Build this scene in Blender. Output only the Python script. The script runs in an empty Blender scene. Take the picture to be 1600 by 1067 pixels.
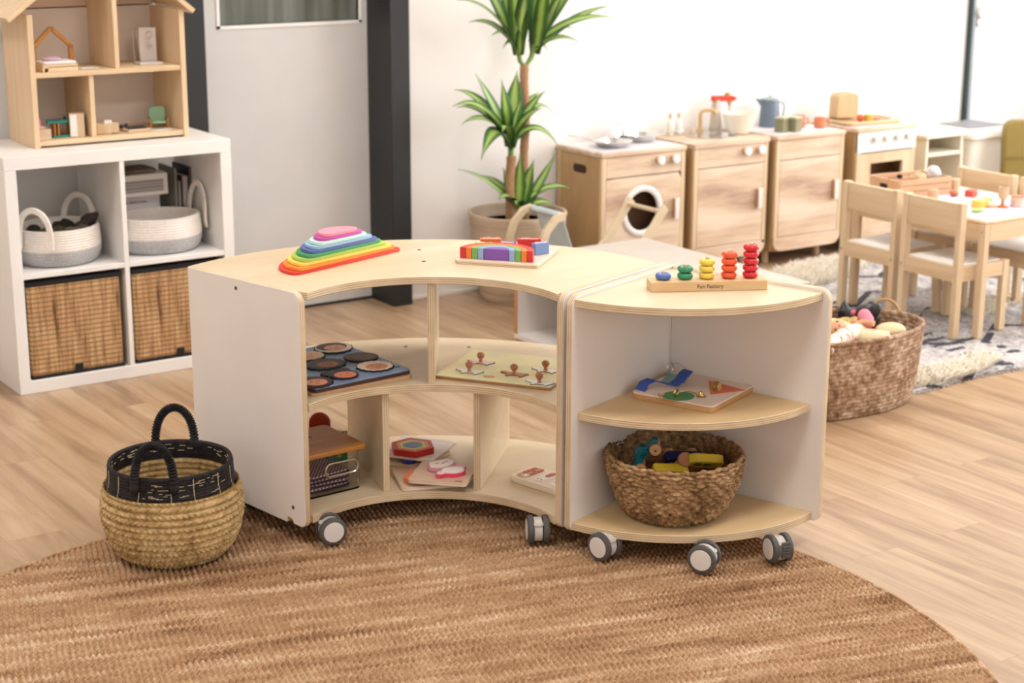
import bpy, math, random
import numpy as np
from mathutils import Vector, Matrix
random.seed(7); rng = np.random.default_rng(7)
C = bpy.context.scene.collection
S = bpy.context.scene
PI = math.pi
# ---------------------------------------------------------------- camera
PITCH, ROLL, YAW, HC = 0.261394942, 0.00350271973, 0.597971187, 1.59317912
fw = Vector((math.sin(YAW)*math.cos(PITCH), math.cos(YAW)*math.cos(PITCH), -math.sin(PITCH)))
rt = Vector((math.cos(YAW), -math.sin(YAW), 0)); up = rt.cross(fw)
c_, s_ = math.cos(ROLL), math.sin(ROLL)
r2 = c_*rt + s_*up; u2 = -s_*rt + c_*up
cd = bpy.data.cameras.new('camera'); cam = bpy.data.objects.new('camera', cd); C.objects.link(cam)
cam.matrix_world = Matrix(((r2.x, u2.x, -fw.x, 0), (r2.y, u2.y, -fw.y, 0), (r2.z, u2.z, -fw.z, HC), (0, 0, 0, 1)))
cd.sensor_width = 36; cd.lens = 2685.44*36/1600; cd.clip_start = .05
cd.dof.use_dof = True; cd.dof.focus_distance = 3.6; cd.dof.aperture_fstop = 4.8
S.camera = cam
# ---------------------------------------------------------------- light, world, exposure
w = bpy.data.worlds.new('daylight'); S.world = w; w.use_nodes = True
w.node_tree.nodes['Background'].inputs[0].default_value = (.95, .98, 1, 1)
w.node_tree.nodes['Background'].inputs[1].default_value = 1.2
def area(name, loc, rot, sx, sy, power, col):
    l = bpy.data.lights.new(name, 'AREA'); l.shape = 'RECTANGLE'; l.size = sx; l.size_y = sy; l.energy = power; l.color = col
    o = bpy.data.objects.new(name, l); C.objects.link(o); o.location = loc; o.rotation_euler = rot
    return o
area('window_daylight', (7.2, 2.9, 1.55), (0, PI/2, 0), 2.0, 4.4, 120, (.985, .99, 1))
area('window_daylight', (2.0, -2.9, 1.7), (PI/2, 0, 0), 6.0, 2.0, 24, (.985, .99, 1))
S.view_settings.view_transform = 'Standard'; S.view_settings.look = 'None'
S.view_settings.gamma = 1; S.view_settings.use_curve_mapping = False
S.view_settings.exposure = 0.36
# ---------------------------------------------------------------- materials
def lin(c):
    if isinstance(c, str): c = [int(c[i:i+2], 16) for i in (0, 2, 4)]
    return tuple(((v/255)/12.92 if v/255 <= .04045 else ((v/255+.055)/1.055)**2.4) for v in c) + (1,)
def newmat(name, rough=.5, metal=0, spec=.5):
    m = bpy.data.materials.new(name); m.use_nodes = True; nt = m.node_tree; b = nt.nodes['Principled BSDF']
    b.inputs['Roughness'].default_value = rough; b.inputs['Metallic'].default_value = metal
    b.inputs['Specular IOR Level'].default_value = spec
    return m, nt, b
def nd(nt, t, **k):
    n = nt.nodes.new(t)
    for a, v in k.items(): setattr(n, a, v)
    return n
def coords(nt, scale=(1, 1, 1), rot=(0, 0, 0), kind='Object'):
    tc = nd(nt, 'ShaderNodeTexCoord'); mp = nd(nt, 'ShaderNodeMapping')
    mp.inputs['Scale'].default_value = scale; mp.inputs['Rotation'].default_value = rot
    nt.links.new(tc.outputs[kind], mp.inputs[0]); return mp.outputs[0]
def noise(nt, vec, scale=5, detail=3, rough=.5, dist=0):
    n = nd(nt, 'ShaderNodeTexNoise'); n.inputs['Scale'].default_value = scale; n.inputs['Detail'].default_value = detail
    n.inputs['Roughness'].default_value = rough; n.inputs['Distortion'].default_value = dist
    nt.links.new(vec, n.inputs['Vector']); return n.outputs['Fac']
def ramp(nt, fac, stops, interp='LINEAR'):
    r = nd(nt, 'ShaderNodeValToRGB'); r.color_ramp.interpolation = interp
    e = r.color_ramp.elements
    while len(e) < len(stops): e.new(.5)
    for i, (p, c) in enumerate(stops): e[i].position = p; e[i].color = lin(c)
    nt.links.new(fac, r.inputs[0]); return r.outputs[0]
def mth(nt, op, a, b=None):
    n = nd(nt, 'ShaderNodeMath', operation=op)
    for i, x in enumerate((a, b)):
        if x is None: continue
        if isinstance(x, (int, float)): n.inputs[i].default_value = x
        else: nt.links.new(x, n.inputs[i])
    return n.outputs[0]
def mixc(nt, fac, a, b, mode='MIX'):
    n = nd(nt, 'ShaderNodeMix', data_type='RGBA', blend_type=mode)
    if isinstance(fac, (int, float)): n.inputs[0].default_value = fac
    else: nt.links.new(fac, n.inputs[0])
    for i, x in ((6, a), (7, b)):
        if isinstance(x, (tuple, str, list)): n.inputs[i].default_value = lin(x)
        else: nt.links.new(x, n.inputs[i])
    return n.outputs[2]
def bump(nt, b, h, strength=.3, dist=.002):
    n = nd(nt, 'ShaderNodeBump'); n.inputs['Strength'].default_value = strength; n.inputs['Distance'].default_value = dist
    nt.links.new(h, n.inputs['Height']); nt.links.new(n.outputs[0], b.inputs['Normal'])
def plain(name, col, rough=.5, metal=0, spec=.5, var=.06, vs=6, bs=0):
    m, nt, b = newmat(name, rough, metal, spec); c = lin(col)
    v = coords(nt); n = noise(nt, v, vs, 3)
    d = tuple(max(0, min(255, int(x*(1-var)))) for x in ([int(col[i:i+2], 16) for i in (0, 2, 4)] if isinstance(col, str) else col))
    nt.links.new(ramp(nt, n, [(.3, d), (.7, col)]), b.inputs['Base Color'])
    if bs: bump(nt, b, noise(nt, v, bs, 2), .35, .001)
    return m
def wood(name, a, bcol, axis=0, scale=9, stretch=.08, rough=.45, knots=False, third=None):
    m, nt, b = newmat(name, rough)
    sc = [1, 1, 1]; sc[axis] = stretch
    v = coords(nt, sc); n = noise(nt, v, scale, 4, .6, .6); n2 = noise(nt, v, scale*5, 2, .6)
    f = mth(nt, 'ADD', mth(nt, 'MULTIPLY', n, .75), mth(nt, 'MULTIPLY', n2, .25))
    st = [(.32, bcol), (.62, a)] if not third else [(.36, third), (.5, bcol), (.62, a)]
    nt.links.new(ramp(nt, f, st), b.inputs['Base Color'])
    bump(nt, b, n2, .08, .0006)
    return m
def plyedge(name, axis=2, pitch=.0055):
    m, nt, b = newmat(name, .55)
    tc = nd(nt, 'ShaderNodeTexCoord'); sp = nd(nt, 'ShaderNodeSeparateXYZ'); nt.links.new(tc.outputs['UV'] if axis == 'uv' else tc.outputs['Object'], sp.inputs[0])
    x = sp.outputs[0 if axis == 'uv' else axis]
    n = noise(nt, coords(nt, (1, 1, 1)), 14, 2)
    s = mth(nt, 'SINE', mth(nt, 'MULTIPLY', x, 2*PI/pitch))
    f = mth(nt, 'ADD', mth(nt, 'MULTIPLY', s, .4), n)
    nt.links.new(ramp(nt, f, [(.12, (184, 156, 120)), (.34, (210, 187, 152)), (.75, (220, 200, 168))]), b.inputs['Base Color'])
    return m
M = {}
M['birch'] = wood('birch_veneer', (218, 199, 168), (205, 183, 148), 0, 7, .12, .38)
M['birch_shade'] = wood('birch_veneer_shaded', (222, 194, 148), (206, 174, 126), 0, 7, .12, .38)  # yellower copy for lower corner shelves, with their shade put into the colour
M['edge'] = plyedge('plywood_edge', 2)
M['vedge'] = plyedge('plywood_edge_upright', 'uv', .0055)
M['laminate'] = plain('white_laminate', (236, 229, 223), .35, var=.02)
M['white'] = plain('white_paint', (240, 236, 231), .35, var=.02)
M['wall'] = plain('wall_paint', (240, 235, 230), .7, var=.015, vs=2, bs=220)
M['door'] = plain('door_laminate', (205, 201, 196), .45, var=.02)
M['dark'] = plain('dark_frame_metal', (38, 39, 42), .45, var=.2)
M['pine'] = wood('pine', (226, 200, 164), (210, 178, 138), 2, 14, .07, .5)
M['pinex'] = wood('pine_lengthwise', (226, 200, 164), (208, 176, 136), 0, 14, .07, .5)
M['piney'] = wood('pine_crosswise', (226, 200, 164), (208, 176, 136), 1, 14, .07, .5)
M['chair'] = wood('pale_pine', (220, 196, 162), (200, 170, 132), 2, 12, .07, .5)
M['chairx'] = wood('pale_pine_rail', (220, 196, 162), (196, 164, 124), 1, 12, .07, .5)
M['paulow'] = wood('play_kitchen_wood', (222, 199, 174), (206, 177, 149), 0, 8, .14, .5, third=(166, 136, 114))
M['paulowz'] = wood('play_kitchen_frame', (216, 190, 156), (198, 166, 128), 2, 10, .1, .5)
M['paside'] = wood('play_kitchen_side', (190, 156, 108), (170, 134, 90), 2, 6, .2, .5)
M['black'] = plain('black_fabric', (18, 17, 18), .8)
M['gold'] = plain('brass', (214, 190, 130), .25, 1)
M['steel'] = plain('steel', (220, 220, 220), .22, 1, var=.02)
M['greyrub'] = plain('grey_rubber', (88, 86, 84), .6)
M['ltgrey'] = plain('pale_grey_plastic', (214, 209, 202), .4)
M['discw'] = plain('white_plastic', (232, 226, 220), .4)
M['orangewood'] = wood('bamboo_lid', (196, 132, 58), (160, 98, 38), 0, 9, .1, .4)
M['oak'] = wood('dark_oiled_wood', (196, 138, 70), (168, 108, 48), 2, 12, .1, .5)
def col(name, c, rough=.45, **k):
    if name not in M: M[name] = plain(name, c, rough, **k)
    return M[name]
# ---------------------------------------------------------------- mesh builder
class MB:
    def __init__(s): s.v = []; s.f = []; s.m = []; s.uv = {}
    def add(s, V, F, mi=0, T=None):
        o = len(s.v)
        s.v += [tuple(T @ Vector(p)) if T is not None else tuple(p) for p in V]
        for k, f in enumerate(F):
            s.f.append([i+o for i in f]); s.m.append(mi[k] if isinstance(mi, (list, tuple)) else mi)
        return s
    def box(s, cx, cy, cz, sx, sy, sz, rz=0, mi=0, T=None):
        x, y, z = sx/2, sy/2, sz/2
        V = [(-x,-y,-z),(x,-y,-z),(x,y,-z),(-x,y,-z),(-x,-y,z),(x,-y,z),(x,y,z),(-x,y,z)]
        F = [(3,2,1,0),(4,5,6,7),(0,1,5,4),(1,2,6,5),(2,3,7,6),(3,0,4,7)]
        T0 = Matrix.Translation((cx, cy, cz)) @ Matrix.Rotation(rz, 4, 'Z')
        return s.add(V, F, mi, (T @ T0) if T is not None else T0)
    def bb(s, x0, x1, y0, y1, z0, z1, mi=0, T=None):
        return s.box((x0+x1)/2, (y0+y1)/2, (z0+z1)/2, x1-x0, y1-y0, z1-z0, 0, mi, T)
    def prism(s, poly, z0, z1, mi=0, ms=None, T=None):
        if ms is None: ms = mi
        n = len(poly)
        a = sum(poly[i][0]*poly[(i+1) % n][1]-poly[(i+1) % n][0]*poly[i][1] for i in range(n))
        if a < 0: poly = poly[::-1]
        V = [(x, y, z0) for x, y in poly]+[(x, y, z1) for x, y in poly]
        F = [list(range(n))[::-1], list(range(n, 2*n))]+[(i, (i+1) % n, (i+1) % n+n, i+n) for i in range(n)]
        return s.add(V, F, [mi, mi]+[ms]*n, T)
    def lathe(s, prof, n=32, c=(0, 0, 0), sx=1, sy=1, mi=0, T=None):
        V = []; F = []
        for r, z in prof:
            for i in range(n):
                a = 2*PI*i/n; V.append((c[0]+r*sx*math.cos(a), c[1]+r*sy*math.sin(a), c[2]+z))
        k = len(prof)
        for j in range(k-1):
            for i in range(n):
                F.append((j*n+i, j*n+(i+1) % n, (j+1)*n+(i+1) % n, (j+1)*n+i))
        if prof[0][0] > 1e-5: F.append(list(range(n))[::-1])
        if prof[-1][0] > 1e-5: F.append([(k-1)*n+i for i in range(n)])
        return s.add(V, F, mi, T)
    def cyl(s, c, r, h, n=24, mi=0, T=None, b=.0):
        b = min(b, r*.5, h*.5)
        p = [(r, 0), (r, h)] if not b else [(r-b, 0), (r, b), (r, h-b), (r-b, h)]
        return s.lathe(p, n, c, mi=mi, T=T)
    def rod(s, a, b, r, n=12, mi=0, r2=None):
        return s.tube([a, b], [r, r if r2 is None else r2], n, mi)
    def tube(s, P, r, n=10, mi=0, closed=False, flat=None):
        P = [Vector(p) for p in P]; k = len(P); R = r if isinstance(r, (list, tuple)) else [r]*k
        V = []; F = []; ref = None
        for i, p in enumerate(P):
            if closed: t = P[(i+1) % k]-P[i-1]
            else: t = P[min(i+1, k-1)]-P[max(i-1, 0)]
            t.normalize()
            if ref is None: ref = t.orthogonal().normalized() if flat is None else Vector(flat)
            ref = (ref-t*ref.dot(t)).normalized(); q = t.cross(ref)
            for j in range(n):
                a = 2*PI*j/n; V.append(tuple(p+ref*(R[i]*math.cos(a))+q*(R[i]*math.sin(a))))
        m = k if closed else k-1
        for i in range(m):
            i2 = (i+1) % k
            for j in range(n): F.append((i*n+j, i*n+(j+1) % n, i2*n+(j+1) % n, i2*n+j))
        if not closed: F += [list(range(n))[::-1], [(k-1)*n+j for j in range(n)]]
        return s.add(V, F, mi)
    def bar(s, P, wv, w_, h_, mi=0):
        # rectangular section swept along P; wv = width direction
        P = [Vector(p) for p in P]; wv = Vector(wv).normalized(); V = []; F = []; k = len(P)
        for i, p in enumerate(P):
            t = (P[min(i+1, k-1)]-P[max(i-1, 0)]).normalized(); q = t.cross(wv).normalized()
            for a, b in ((-1, -1), (1, -1), (1, 1), (-1, 1)): V.append(tuple(p+wv*(a*w_/2)+q*(b*h_/2)))
        for i in range(k-1):
            for j in range(4): F.append((i*4+j, i*4+(j+1) % 4, i*4+4+(j+1) % 4, i*4+4+j))
        F += [(3, 2, 1, 0), (4*k-4, 4*k-3, 4*k-2, 4*k-1)]
        return s.add(V, F, mi)
    def ball(s, c, r, n=20, mi=0, T=None, m=12):
        rx, ry, rz = r if isinstance(r, (tuple, list)) else (r, r, r)
        V = []; F = []
        for j in range(1, m):
            ph = PI*j/m
            for i in range(n):
                a = 2*PI*i/n; V.append((c[0]+rx*math.sin(ph)*math.cos(a), c[1]+ry*math.sin(ph)*math.sin(a), c[2]-rz*math.cos(ph)))
        V += [(c[0], c[1], c[2]-rz), (c[0], c[1], c[2]+rz)]
        for j in range(m-2):
            for i in range(n): F.append((j*n+i, j*n+(i+1) % n, (j+1)*n+(i+1) % n, (j+1)*n+i))
        b, t = len(V)-2, len(V)-1
        for i in range(n): F.append(((i+1) % n, i, b)); F.append(((m-2)*n+i, (m-2)*n+(i+1) % n, t))
        return s.add(V, F, mi, T)
    def build(s, name, mat, parent=None, world=False, bev=0, seg=2, smooth=True, uvw=None):
        me = bpy.data.meshes.new(name); V = s.v
        if parent is not None and world:
            Ti = Matrix.LocRotScale(parent.location, parent.rotation_euler, None).inverted()
            if parent.parent:
                pp = parent.parent
                Ti = (Matrix.LocRotScale(pp.location, pp.rotation_euler, None) @ Matrix.LocRotScale(parent.location, parent.rotation_euler, None)).inverted()
            V = [tuple(Ti @ Vector(p)) for p in V]
        me.from_pydata(V, [], s.f)
        mats = mat if isinstance(mat, (list, tuple)) else [mat]
        for m in mats: me.materials.append(M[m] if isinstance(m, str) else m)
        me.polygons.foreach_set('material_index', s.m)
        if uvw is not None:
            uvl = me.uv_layers.new(name='UVMap'); dv = Vector(uvw)
            for l in me.loops: uvl.data[l.index].uv = (Vector(s.v[l.vertex_index]).dot(dv), s.v[l.vertex_index][2])
        me.update(); 
        if smooth: me.shade_smooth(); me.set_sharp_from_angle(angle=math.radians(38))
        o = bpy.data.objects.new(name, me); C.objects.link(o)
        if parent is not None: o.parent = parent
        if bev:
            b = o.modifiers.new('bevel', 'BEVEL'); b.width = bev; b.segments = seg; b.limit_method = 'ANGLE'; b.angle_limit = math.radians(40)
            b.harden_normals = False
        return o
def tag(o, label, cat, group=None, kind=None):
    o['label'] = label; o['category'] = cat
    if group: o['group'] = group
    if kind: o['kind'] = kind
    return o
def thing(name, label, cat, loc=(0, 0, 0), rz=0, group=None):
    o = bpy.data.objects.new(name, None); C.objects.link(o); o.location = loc; o.rotation_euler = (0, 0, rz); o.empty_display_size = .05
    return tag(o, label, cat, group)
def solo(mb, name, mat, label, cat, loc=(0, 0, 0), rz=0, group=None, **k):
    o = mb.build(name, mat, **k); o.location = loc; o.rotation_euler = (0, 0, rz); return tag(o, label, cat, group)
def struct(o): o['kind'] = 'structure'; return o
def copy_tree(o, parent=None):
    c = o.copy(); C.objects.link(c)
    if parent: c.parent = parent
    for ch in o.children: copy_tree(ch, c)
    return c
def text(body, size, mat, parent, loc, rot, name='lettering', ext=.0003):
    cu = bpy.data.curves.new('tmp', 'FONT'); cu.body = body; cu.size = size; cu.extrude = ext; cu.align_x = 'CENTER'
    o = bpy.data.objects.new('tmp', cu); C.objects.link(o)
    bpy.context.view_layer.update()
    me = bpy.data.meshes.new_from_object(o.evaluated_get(bpy.context.evaluated_depsgraph_get()))
    bpy.data.objects.remove(o); me.materials.clear(); me.materials.append(mat)
    r = bpy.data.objects.new(name, me); C.objects.link(r); r.parent = parent; r.location = loc; r.rotation_euler = rot
    return r
def arc(cx, cy, r, a0, a1, n): return [(cx+r*math.cos(a0+(a1-a0)*i/n), cy+r*math.sin(a0+(a1-a0)*i/n)) for i in range(n+1)]
def rrect(w, h, r, n=5, cx=0, cy=0):
    P = []
    for k, (sx, sy) in enumerate(((1, 1), (-1, 1), (-1, -1), (1, -1))):
        P += arc(cx+sx*(w/2-r), cy+sy*(h/2-r), r, k*PI/2, (k+1)*PI/2, n)
    return P
def npmesh(name, V, F, mats, parent=None, mi=None):
    me = bpy.data.meshes.new(name); V = np.asarray(V, dtype=np.float32); F = np.asarray(F, dtype=np.int32)
    me.vertices.add(len(V)); me.vertices.foreach_set('co', V.ravel())
    me.loops.add(F.size); me.loops.foreach_set('vertex_index', F.ravel())
    me.polygons.add(len(F)); me.polygons.foreach_set('loop_start', np.arange(0, F.size, 4, dtype=np.int32))
    if mi is not None: me.polygons.foreach_set('material_index', np.asarray(mi, dtype=np.int32))
    me.update(calc_edges=True); me.validate(); me.shade_smooth()
    for m in (mats if isinstance(mats, (list, tuple)) else [mats]): me.materials.append(M[m] if isinstance(m, str) else m)
    o = bpy.data.objects.new(name, me); C.objects.link(o)
    if parent is not None: o.parent = parent
    return o

# ================================================================ SETTING
def floor_mat():
    m, nt, b = newmat('oak_plank_floor', .33)
    tc = nd(nt, 'ShaderNodeTexCoord'); mp = nd(nt, 'ShaderNodeMapping'); mp.inputs['Rotation'].default_value = (0, 0, PI/2)
    nt.links.new(tc.outputs['Object'], mp.inputs[0])
    br = nd(nt, 'ShaderNodeTexBrick'); br.offset = .37; br.squash = 1
    for k, v in (('Scale', 1), ('Brick Width', .92), ('Row Height', .152), ('Mortar Size', .0009), ('Mortar Smooth', .3), ('Bias', 0)): br.inputs[k].default_value = v
    br.inputs['Color1'].default_value = (0, 0, 0, 1); br.inputs['Color2'].default_value = (1, 1, 1, 1); br.inputs['Mortar'].default_value = (.5, .5, .5, 1)
    nt.links.new(mp.outputs[0], br.inputs['Vector'])
    sep = nd(nt, 'ShaderNodeSeparateXYZ'); nt.links.new(tc.outputs['Object'], sep.inputs[0])
    cmb = nd(nt, 'ShaderNodeCombineXYZ')
    nt.links.new(mth(nt, 'MULTIPLY', sep.outputs[0], 1), cmb.inputs[0]); nt.links.new(mth(nt, 'MULTIPLY', sep.outputs[1], .075), cmb.inputs[1])
    nt.links.new(mth(nt, 'MULTIPLY', br.outputs['Color'], 13), cmb.inputs[2])
    n1 = noise(nt, cmb.outputs[0], 14, 4, .58, 1.1); n2 = noise(nt, cmb.outputs[0], 60, 3, .6, .3)
    f = mth(nt, 'ADD', mth(nt, 'ADD', mth(nt, 'MULTIPLY', n1, .78), mth(nt, 'MULTIPLY', n2, .22)), mth(nt, 'MULTIPLY', mth(nt, 'SUBTRACT', br.outputs['Color'], .5), .13))
    c = ramp(nt, f, [(.32, (142, 113, 84)), (.45, (166, 136, 105)), (.57, (181, 152, 120)), (.7, (194, 167, 137))])
    c = mixc(nt, mth(nt, 'MULTIPLY', br.outputs['Fac'], .45), c, (120, 88, 60))
    nt.links.new(c, b.inputs['Base Color'])
    bump(nt, b, n2, .06, .0005)
    return m
M['floor'] = floor_mat()
WY = 5.67
struct(MB().bb(-2.2, 7.4, -3.1, 5.9, -.1, 0).build('floor', 'floor'))
struct(MB().bb(-2.2, 7.4, -3.1, 5.9, 2.7, 2.8).build('ceiling', 'wall'))
b = MB(); b.bb(-2.2, 2.46, WY, WY+.15, 0, 2.7); b.bb(3.345, 7.4, WY, WY+.15, 0, 2.7); b.bb(2.46, 3.345, WY, WY+.15, 2.15, 2.7)
struct(b.build('wall_back', 'wall'))
struct(MB().bb(-2.35, -2.2, -3.1, 5.9, 0, 2.7).build('wall_left', 'wall'))
b = MB(); b.bb(7.3, 7.45, -3.1, .6, 0, 2.7); b.bb(7.3, 7.45, 5.2, 5.9, 0, 2.7); b.bb(7.3, 7.45, .6, 5.2, 0, .5); b.bb(7.3, 7.45, .6, 5.2, 2.6, 2.7)
struct(b.build('wall_right', 'wall'))
b = MB(); b.bb(-2.2, 7.4, -3.25, -3.1, 0, .6); b.bb(-2.2, 7.4, -3.25, -3.1, 2.7, 2.72); b.bb(-2.2, -1.1, -3.25, -3.1, .6, 2.7); b.bb(5.1, 7.4, -3.25, -3.1, .6, 2.7)
struct(b.build('wall_front', 'wall'))
# door with frame
def door():
    d = thing('door_1', '', ''); del d['label'], d['category']; struct(d); d.location = (2.9, 5.79, 0)
    b = MB()
    x0, x1, z0, z1 = 2.656, 3.226, 1.087, 1.95
    Y0, Y1 = 5.775, 5.82
    b.bb(2.545, x0, Y0, Y1, .012, 2.12); b.bb(x1, 3.36, Y0, Y1, .012, 2.12); b.bb(x0, x1, Y0, Y1, .012, z0); b.bb(x0, x1, Y0, Y1, z1, 2.12)
    b.build('door_panel', 'door', d, world=True)
    MB().bb(x0-.012, x0, Y0-.004, Y1, z0-.01, z1).bb(x1, x1+.012, Y0-.004, Y1, z0-.01, z1).bb(x0-.012, x1+.012, Y0-.004, Y1, z0-.012, z0).build('glazing_bead', 'white', d, world=True)
    m, nt, bs = newmat('dark_glass_reflections', .12); v = coords(nt, (5, 1, .4))
    nt.links.new(ramp(nt, noise(nt, v, 2.2, 2), [(.35, (70, 76, 62)), (.5, (104, 108, 100)), (.65, (134, 138, 134))]), bs.inputs['Base Color'])  # streaks in the base colour stand in for reflections on the pane
    MB().bb(x0, x1, Y0+.015, Y0+.022, z0, z1).build('window_pane', m, d, world=True)
    MB().bb(2.545, 3.36, 5.775, 5.82, 0, .012).build('threshold', 'dark', d, world=True)
door()
struct(MB().bb(3.262, 3.346, 5.60, WY+.15, .0, 2.2).build('trim_1', 'dark', bev=.003))
b = MB(); b.bb(2.445, 2.535, 5.635, WY+.15, 0, 2.2); b.bb(2.535, 2.548, 5.69, WY+.15, 0, 2.2); b.bb(2.445, 3.345, 5.62, WY+.15, 2.13, 2.22)
struct(b.build('trim_2', 'dark', bev=.002))
b = MB(); b.bb(2.5362, 2.5405, 5.688, 5.692, .0, 2.12)
struct(b.build('trim_3', 'ltgrey'))
# right-hand sliding panel post and the white panel beyond it
M['postdk'] = plain('post_dark_green', (38, 60, 60), .4); M['postgy'] = plain('post_grey', (150, 156, 158), .4)
b = MB(); b.bb(6.492, 6.503, WY-.03, WY, 0, 2.6, 0); b.bb(6.503, 6.535, WY-.02, WY, 0, 2.6, 1)
struct(b.build('trim_4', ['postdk', 'postgy']))
d2 = thing('door_2', '', ''); del d2['label'], d2['category']; struct(d2); d2.location = (6.95, WY, 0)
MB().bb(6.537, 7.28, WY-.012, WY, 0, 2.3).build('door_panel', plain('pale_grey_panel', (226, 227, 228), .5, var=.02), d2, world=True)
MB().lathe([(.001, 0), (.03, 0), (.03, .02), (.024, .03), (.001, .03)], 24, T=Matrix.Translation((6.555, WY-.012, .995)) @ Matrix.Rotation(PI/2, 4, 'X')).lathe([(.001, 0), (.022, 0), (.022, .018), (.001, .022)], 20, T=Matrix.Translation((6.555, WY-.012, .95)) @ Matrix.Rotation(PI/2, 4, 'X')).build('door_lock', 'discw', d2, world=True)
# skirting and window frames
struct(MB().bb(3.36, 6.49, WY-.008, WY, 0, .012).build('baseboard_back', 'white'))
def win(name, x0, x1, y0, y1, z0, z1, n):
    b = MB(); L = x1-x0 if x1-x0 > y1-y0 else y1-y0; alongx = x1-x0 > y1-y0
    for k in range(n+1):
        t = k/n
        if alongx: x = x0+t*(x1-x0); b.bb(x-.03, x+.03, y0, y1, z0, z1)
        else: y = y0+t*(y1-y0); b.bb(x0, x1, y-.03, y+.03, z0, z1)
    b.bb(x0, x1, y0, y1, z0, z0+.06); b.bb(x0, x1, y0, y1, z1-.06, z1)
    o = struct(b.build(name, 'dark', bev=.003))
win('window_1', 7.3, 7.38, .6, 5.2, .5, 2.6, 4)
win('window_2', -1.1, 5.1, -3.2, -3.12, .6, 2.7, 5)
# ceiling panel lamps
em = bpy.data.materials.new('lamp_panel'); em.use_nodes = True
e = em.node_tree.nodes['Principled BSDF']; e.inputs['Emission Color'].default_value = (1, .992, .98, 1); e.inputs['Emission Strength'].default_value = 17
for k, (x, y) in enumerate(((.4, 2.2), (2.6, 2.2), (4.8, 2.2), (2.6, 4.4), (4.8, 4.4), (.4, 4.4))):
    t = thing('ceiling_light', 'square white panel light in the ceiling, %s' % ('left of the shelf near the camera', 'above the round rug', 'right of the rug', 'above the gap behind the shelf', 'above the play table', 'above the white cube shelf')[k], 'ceiling light', (x, y, 2.7), group='ceiling panel lights')
    MB().bb(-.31, .31, -.31, .31, -.02, 0).build('frame', 'white', t); MB().bb(-.28, .28, -.28, .28, -.024, -.02).build('diffuser', em, t)

# ================================================================ ROUND JUTE RUG
def rug():
    m, nt, b = newmat('jute_weave', .85, spec=.2)
    v = coords(nt, (1, 13, 1)); n1 = noise(nt, v, 1.9, 4, .6); v2 = coords(nt, (1, 1, 1)); n2 = noise(nt, v2, 95, 2, .6); n3 = noise(nt, v, 9, 3, .6)
    f = mth(nt, 'ADD', mth(nt, 'ADD', mth(nt, 'MULTIPLY', n1, .52), mth(nt, 'MULTIPLY', n2, .23)), mth(nt, 'MULTIPLY', n3, .25))
    nt.links.new(ramp(nt, f, [(.35, (104, 74, 50)), (.44, (154, 117, 84)), (.53, (182, 147, 112)), (.64, (214, 190, 162))]), b.inputs['Base Color'])
    bump(nt, b, noise(nt, v2, 420, 2), .5, .001)
    R = 1.194; p, q = .0134, .0200; dx, dy = p/5, q/5
    xs = np.arange(-R, R+dx, dx); ys = np.arange(-R, R+dy, dy); X, Y = np.meshgrid(xs, ys, indexing='ij')
    warp = .005*np.sin(X*5+1.3*np.sin(Y*4))+.0015*np.sin(X*31+Y*11)
    warpx = .004*np.sin(Y*5+np.sin(X*4))
    U = (X+warpx)/p; W = (Y+warp)/q
    iu = np.floor(U).astype(int); iw = np.floor(W).astype(int)
    rnd = rng.random((512, 512))
    cell = rnd[iu % 512, iw % 512]; rowr = rng.random(512)[iw % 512]
    ru = np.abs(np.sin(PI*U))**.9; rw = np.abs(np.sin(PI*W))**.8
    H = .001+ru*(.0022+.0092*rw*(.7+.4*cell))*(.85+.3*rowr)
    rr = np.hypot(X, Y); H = np.where(rr > R-.012, H*np.clip((R-rr)/.012, 0.05, 1)**.5, H)
    idx = -np.ones(X.shape, int); ins = rr <= R; idx[ins] = np.arange(ins.sum())
    V = np.c_[X[ins], Y[ins], H[ins]]
    a, bq, c2, d = idx[:-1, :-1], idx[1:, :-1], idx[1:, 1:], idx[:-1, 1:]
    ok = (a >= 0) & (bq >= 0) & (c2 >= 0) & (d >= 0)
    F = np.c_[a[ok], bq[ok], c2[ok], d[ok]]
    o = npmesh('jute_rug', V, F, m)
    o.location = (1.6191, 2.7133, 0); o.rotation_euler = (0, 0, math.radians(-15.8))
    tag(o, 'large round woven natural jute rug under the curved shelf', 'rug')
    # bound edge cord
    P = [((R-.004)*math.cos(2*PI*i/300), (R-.004)*math.sin(2*PI*i/300), .005) for i in range(300)]
    MB().tube(P, .0048, 8, closed=True).build('edge_cord', m, o)
rug()
# ================================================================ CURVED MOBILE SHELF
u = Vector((math.cos(math.radians(18.5)), math.sin(math.radians(18.5)), 0)); nn = Vector((u.y, -u.x, 0))
def panel_mesh(P0, P1, z0, z1, th, r=.035, notch=None):
    """upright board from front P0 to back P1, rounded front corners; returns MB with faces (0) and edges (1)"""
    P0 = Vector((P0[0], P0[1], 0)); P1 = Vector((P1[0], P1[1], 0)); d = (P1-P0); L = d.length; d.normalize(); q = Vector((-d.y, d.x, 0))
    out = arc(r, z1-r, r, PI/2, PI, 6)+arc(r*.6, z0+r*.6, r*.6, PI, 1.5*PI, 4)
    if notch: out += notch
    out += [(L, z0+(.0 if not notch else .02)), (L, z1)]
    T = Matrix(((d.x, 0, q.x, P0.x), (d.y, 0, q.y, P0.y), (0, 1, 0, 0), (0, 0, 0, 1)))
    b = MB(); b.prism(out, -th/2, th/2, 0, 1, T)
    return b, (q.x, q.y, 0), L
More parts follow.
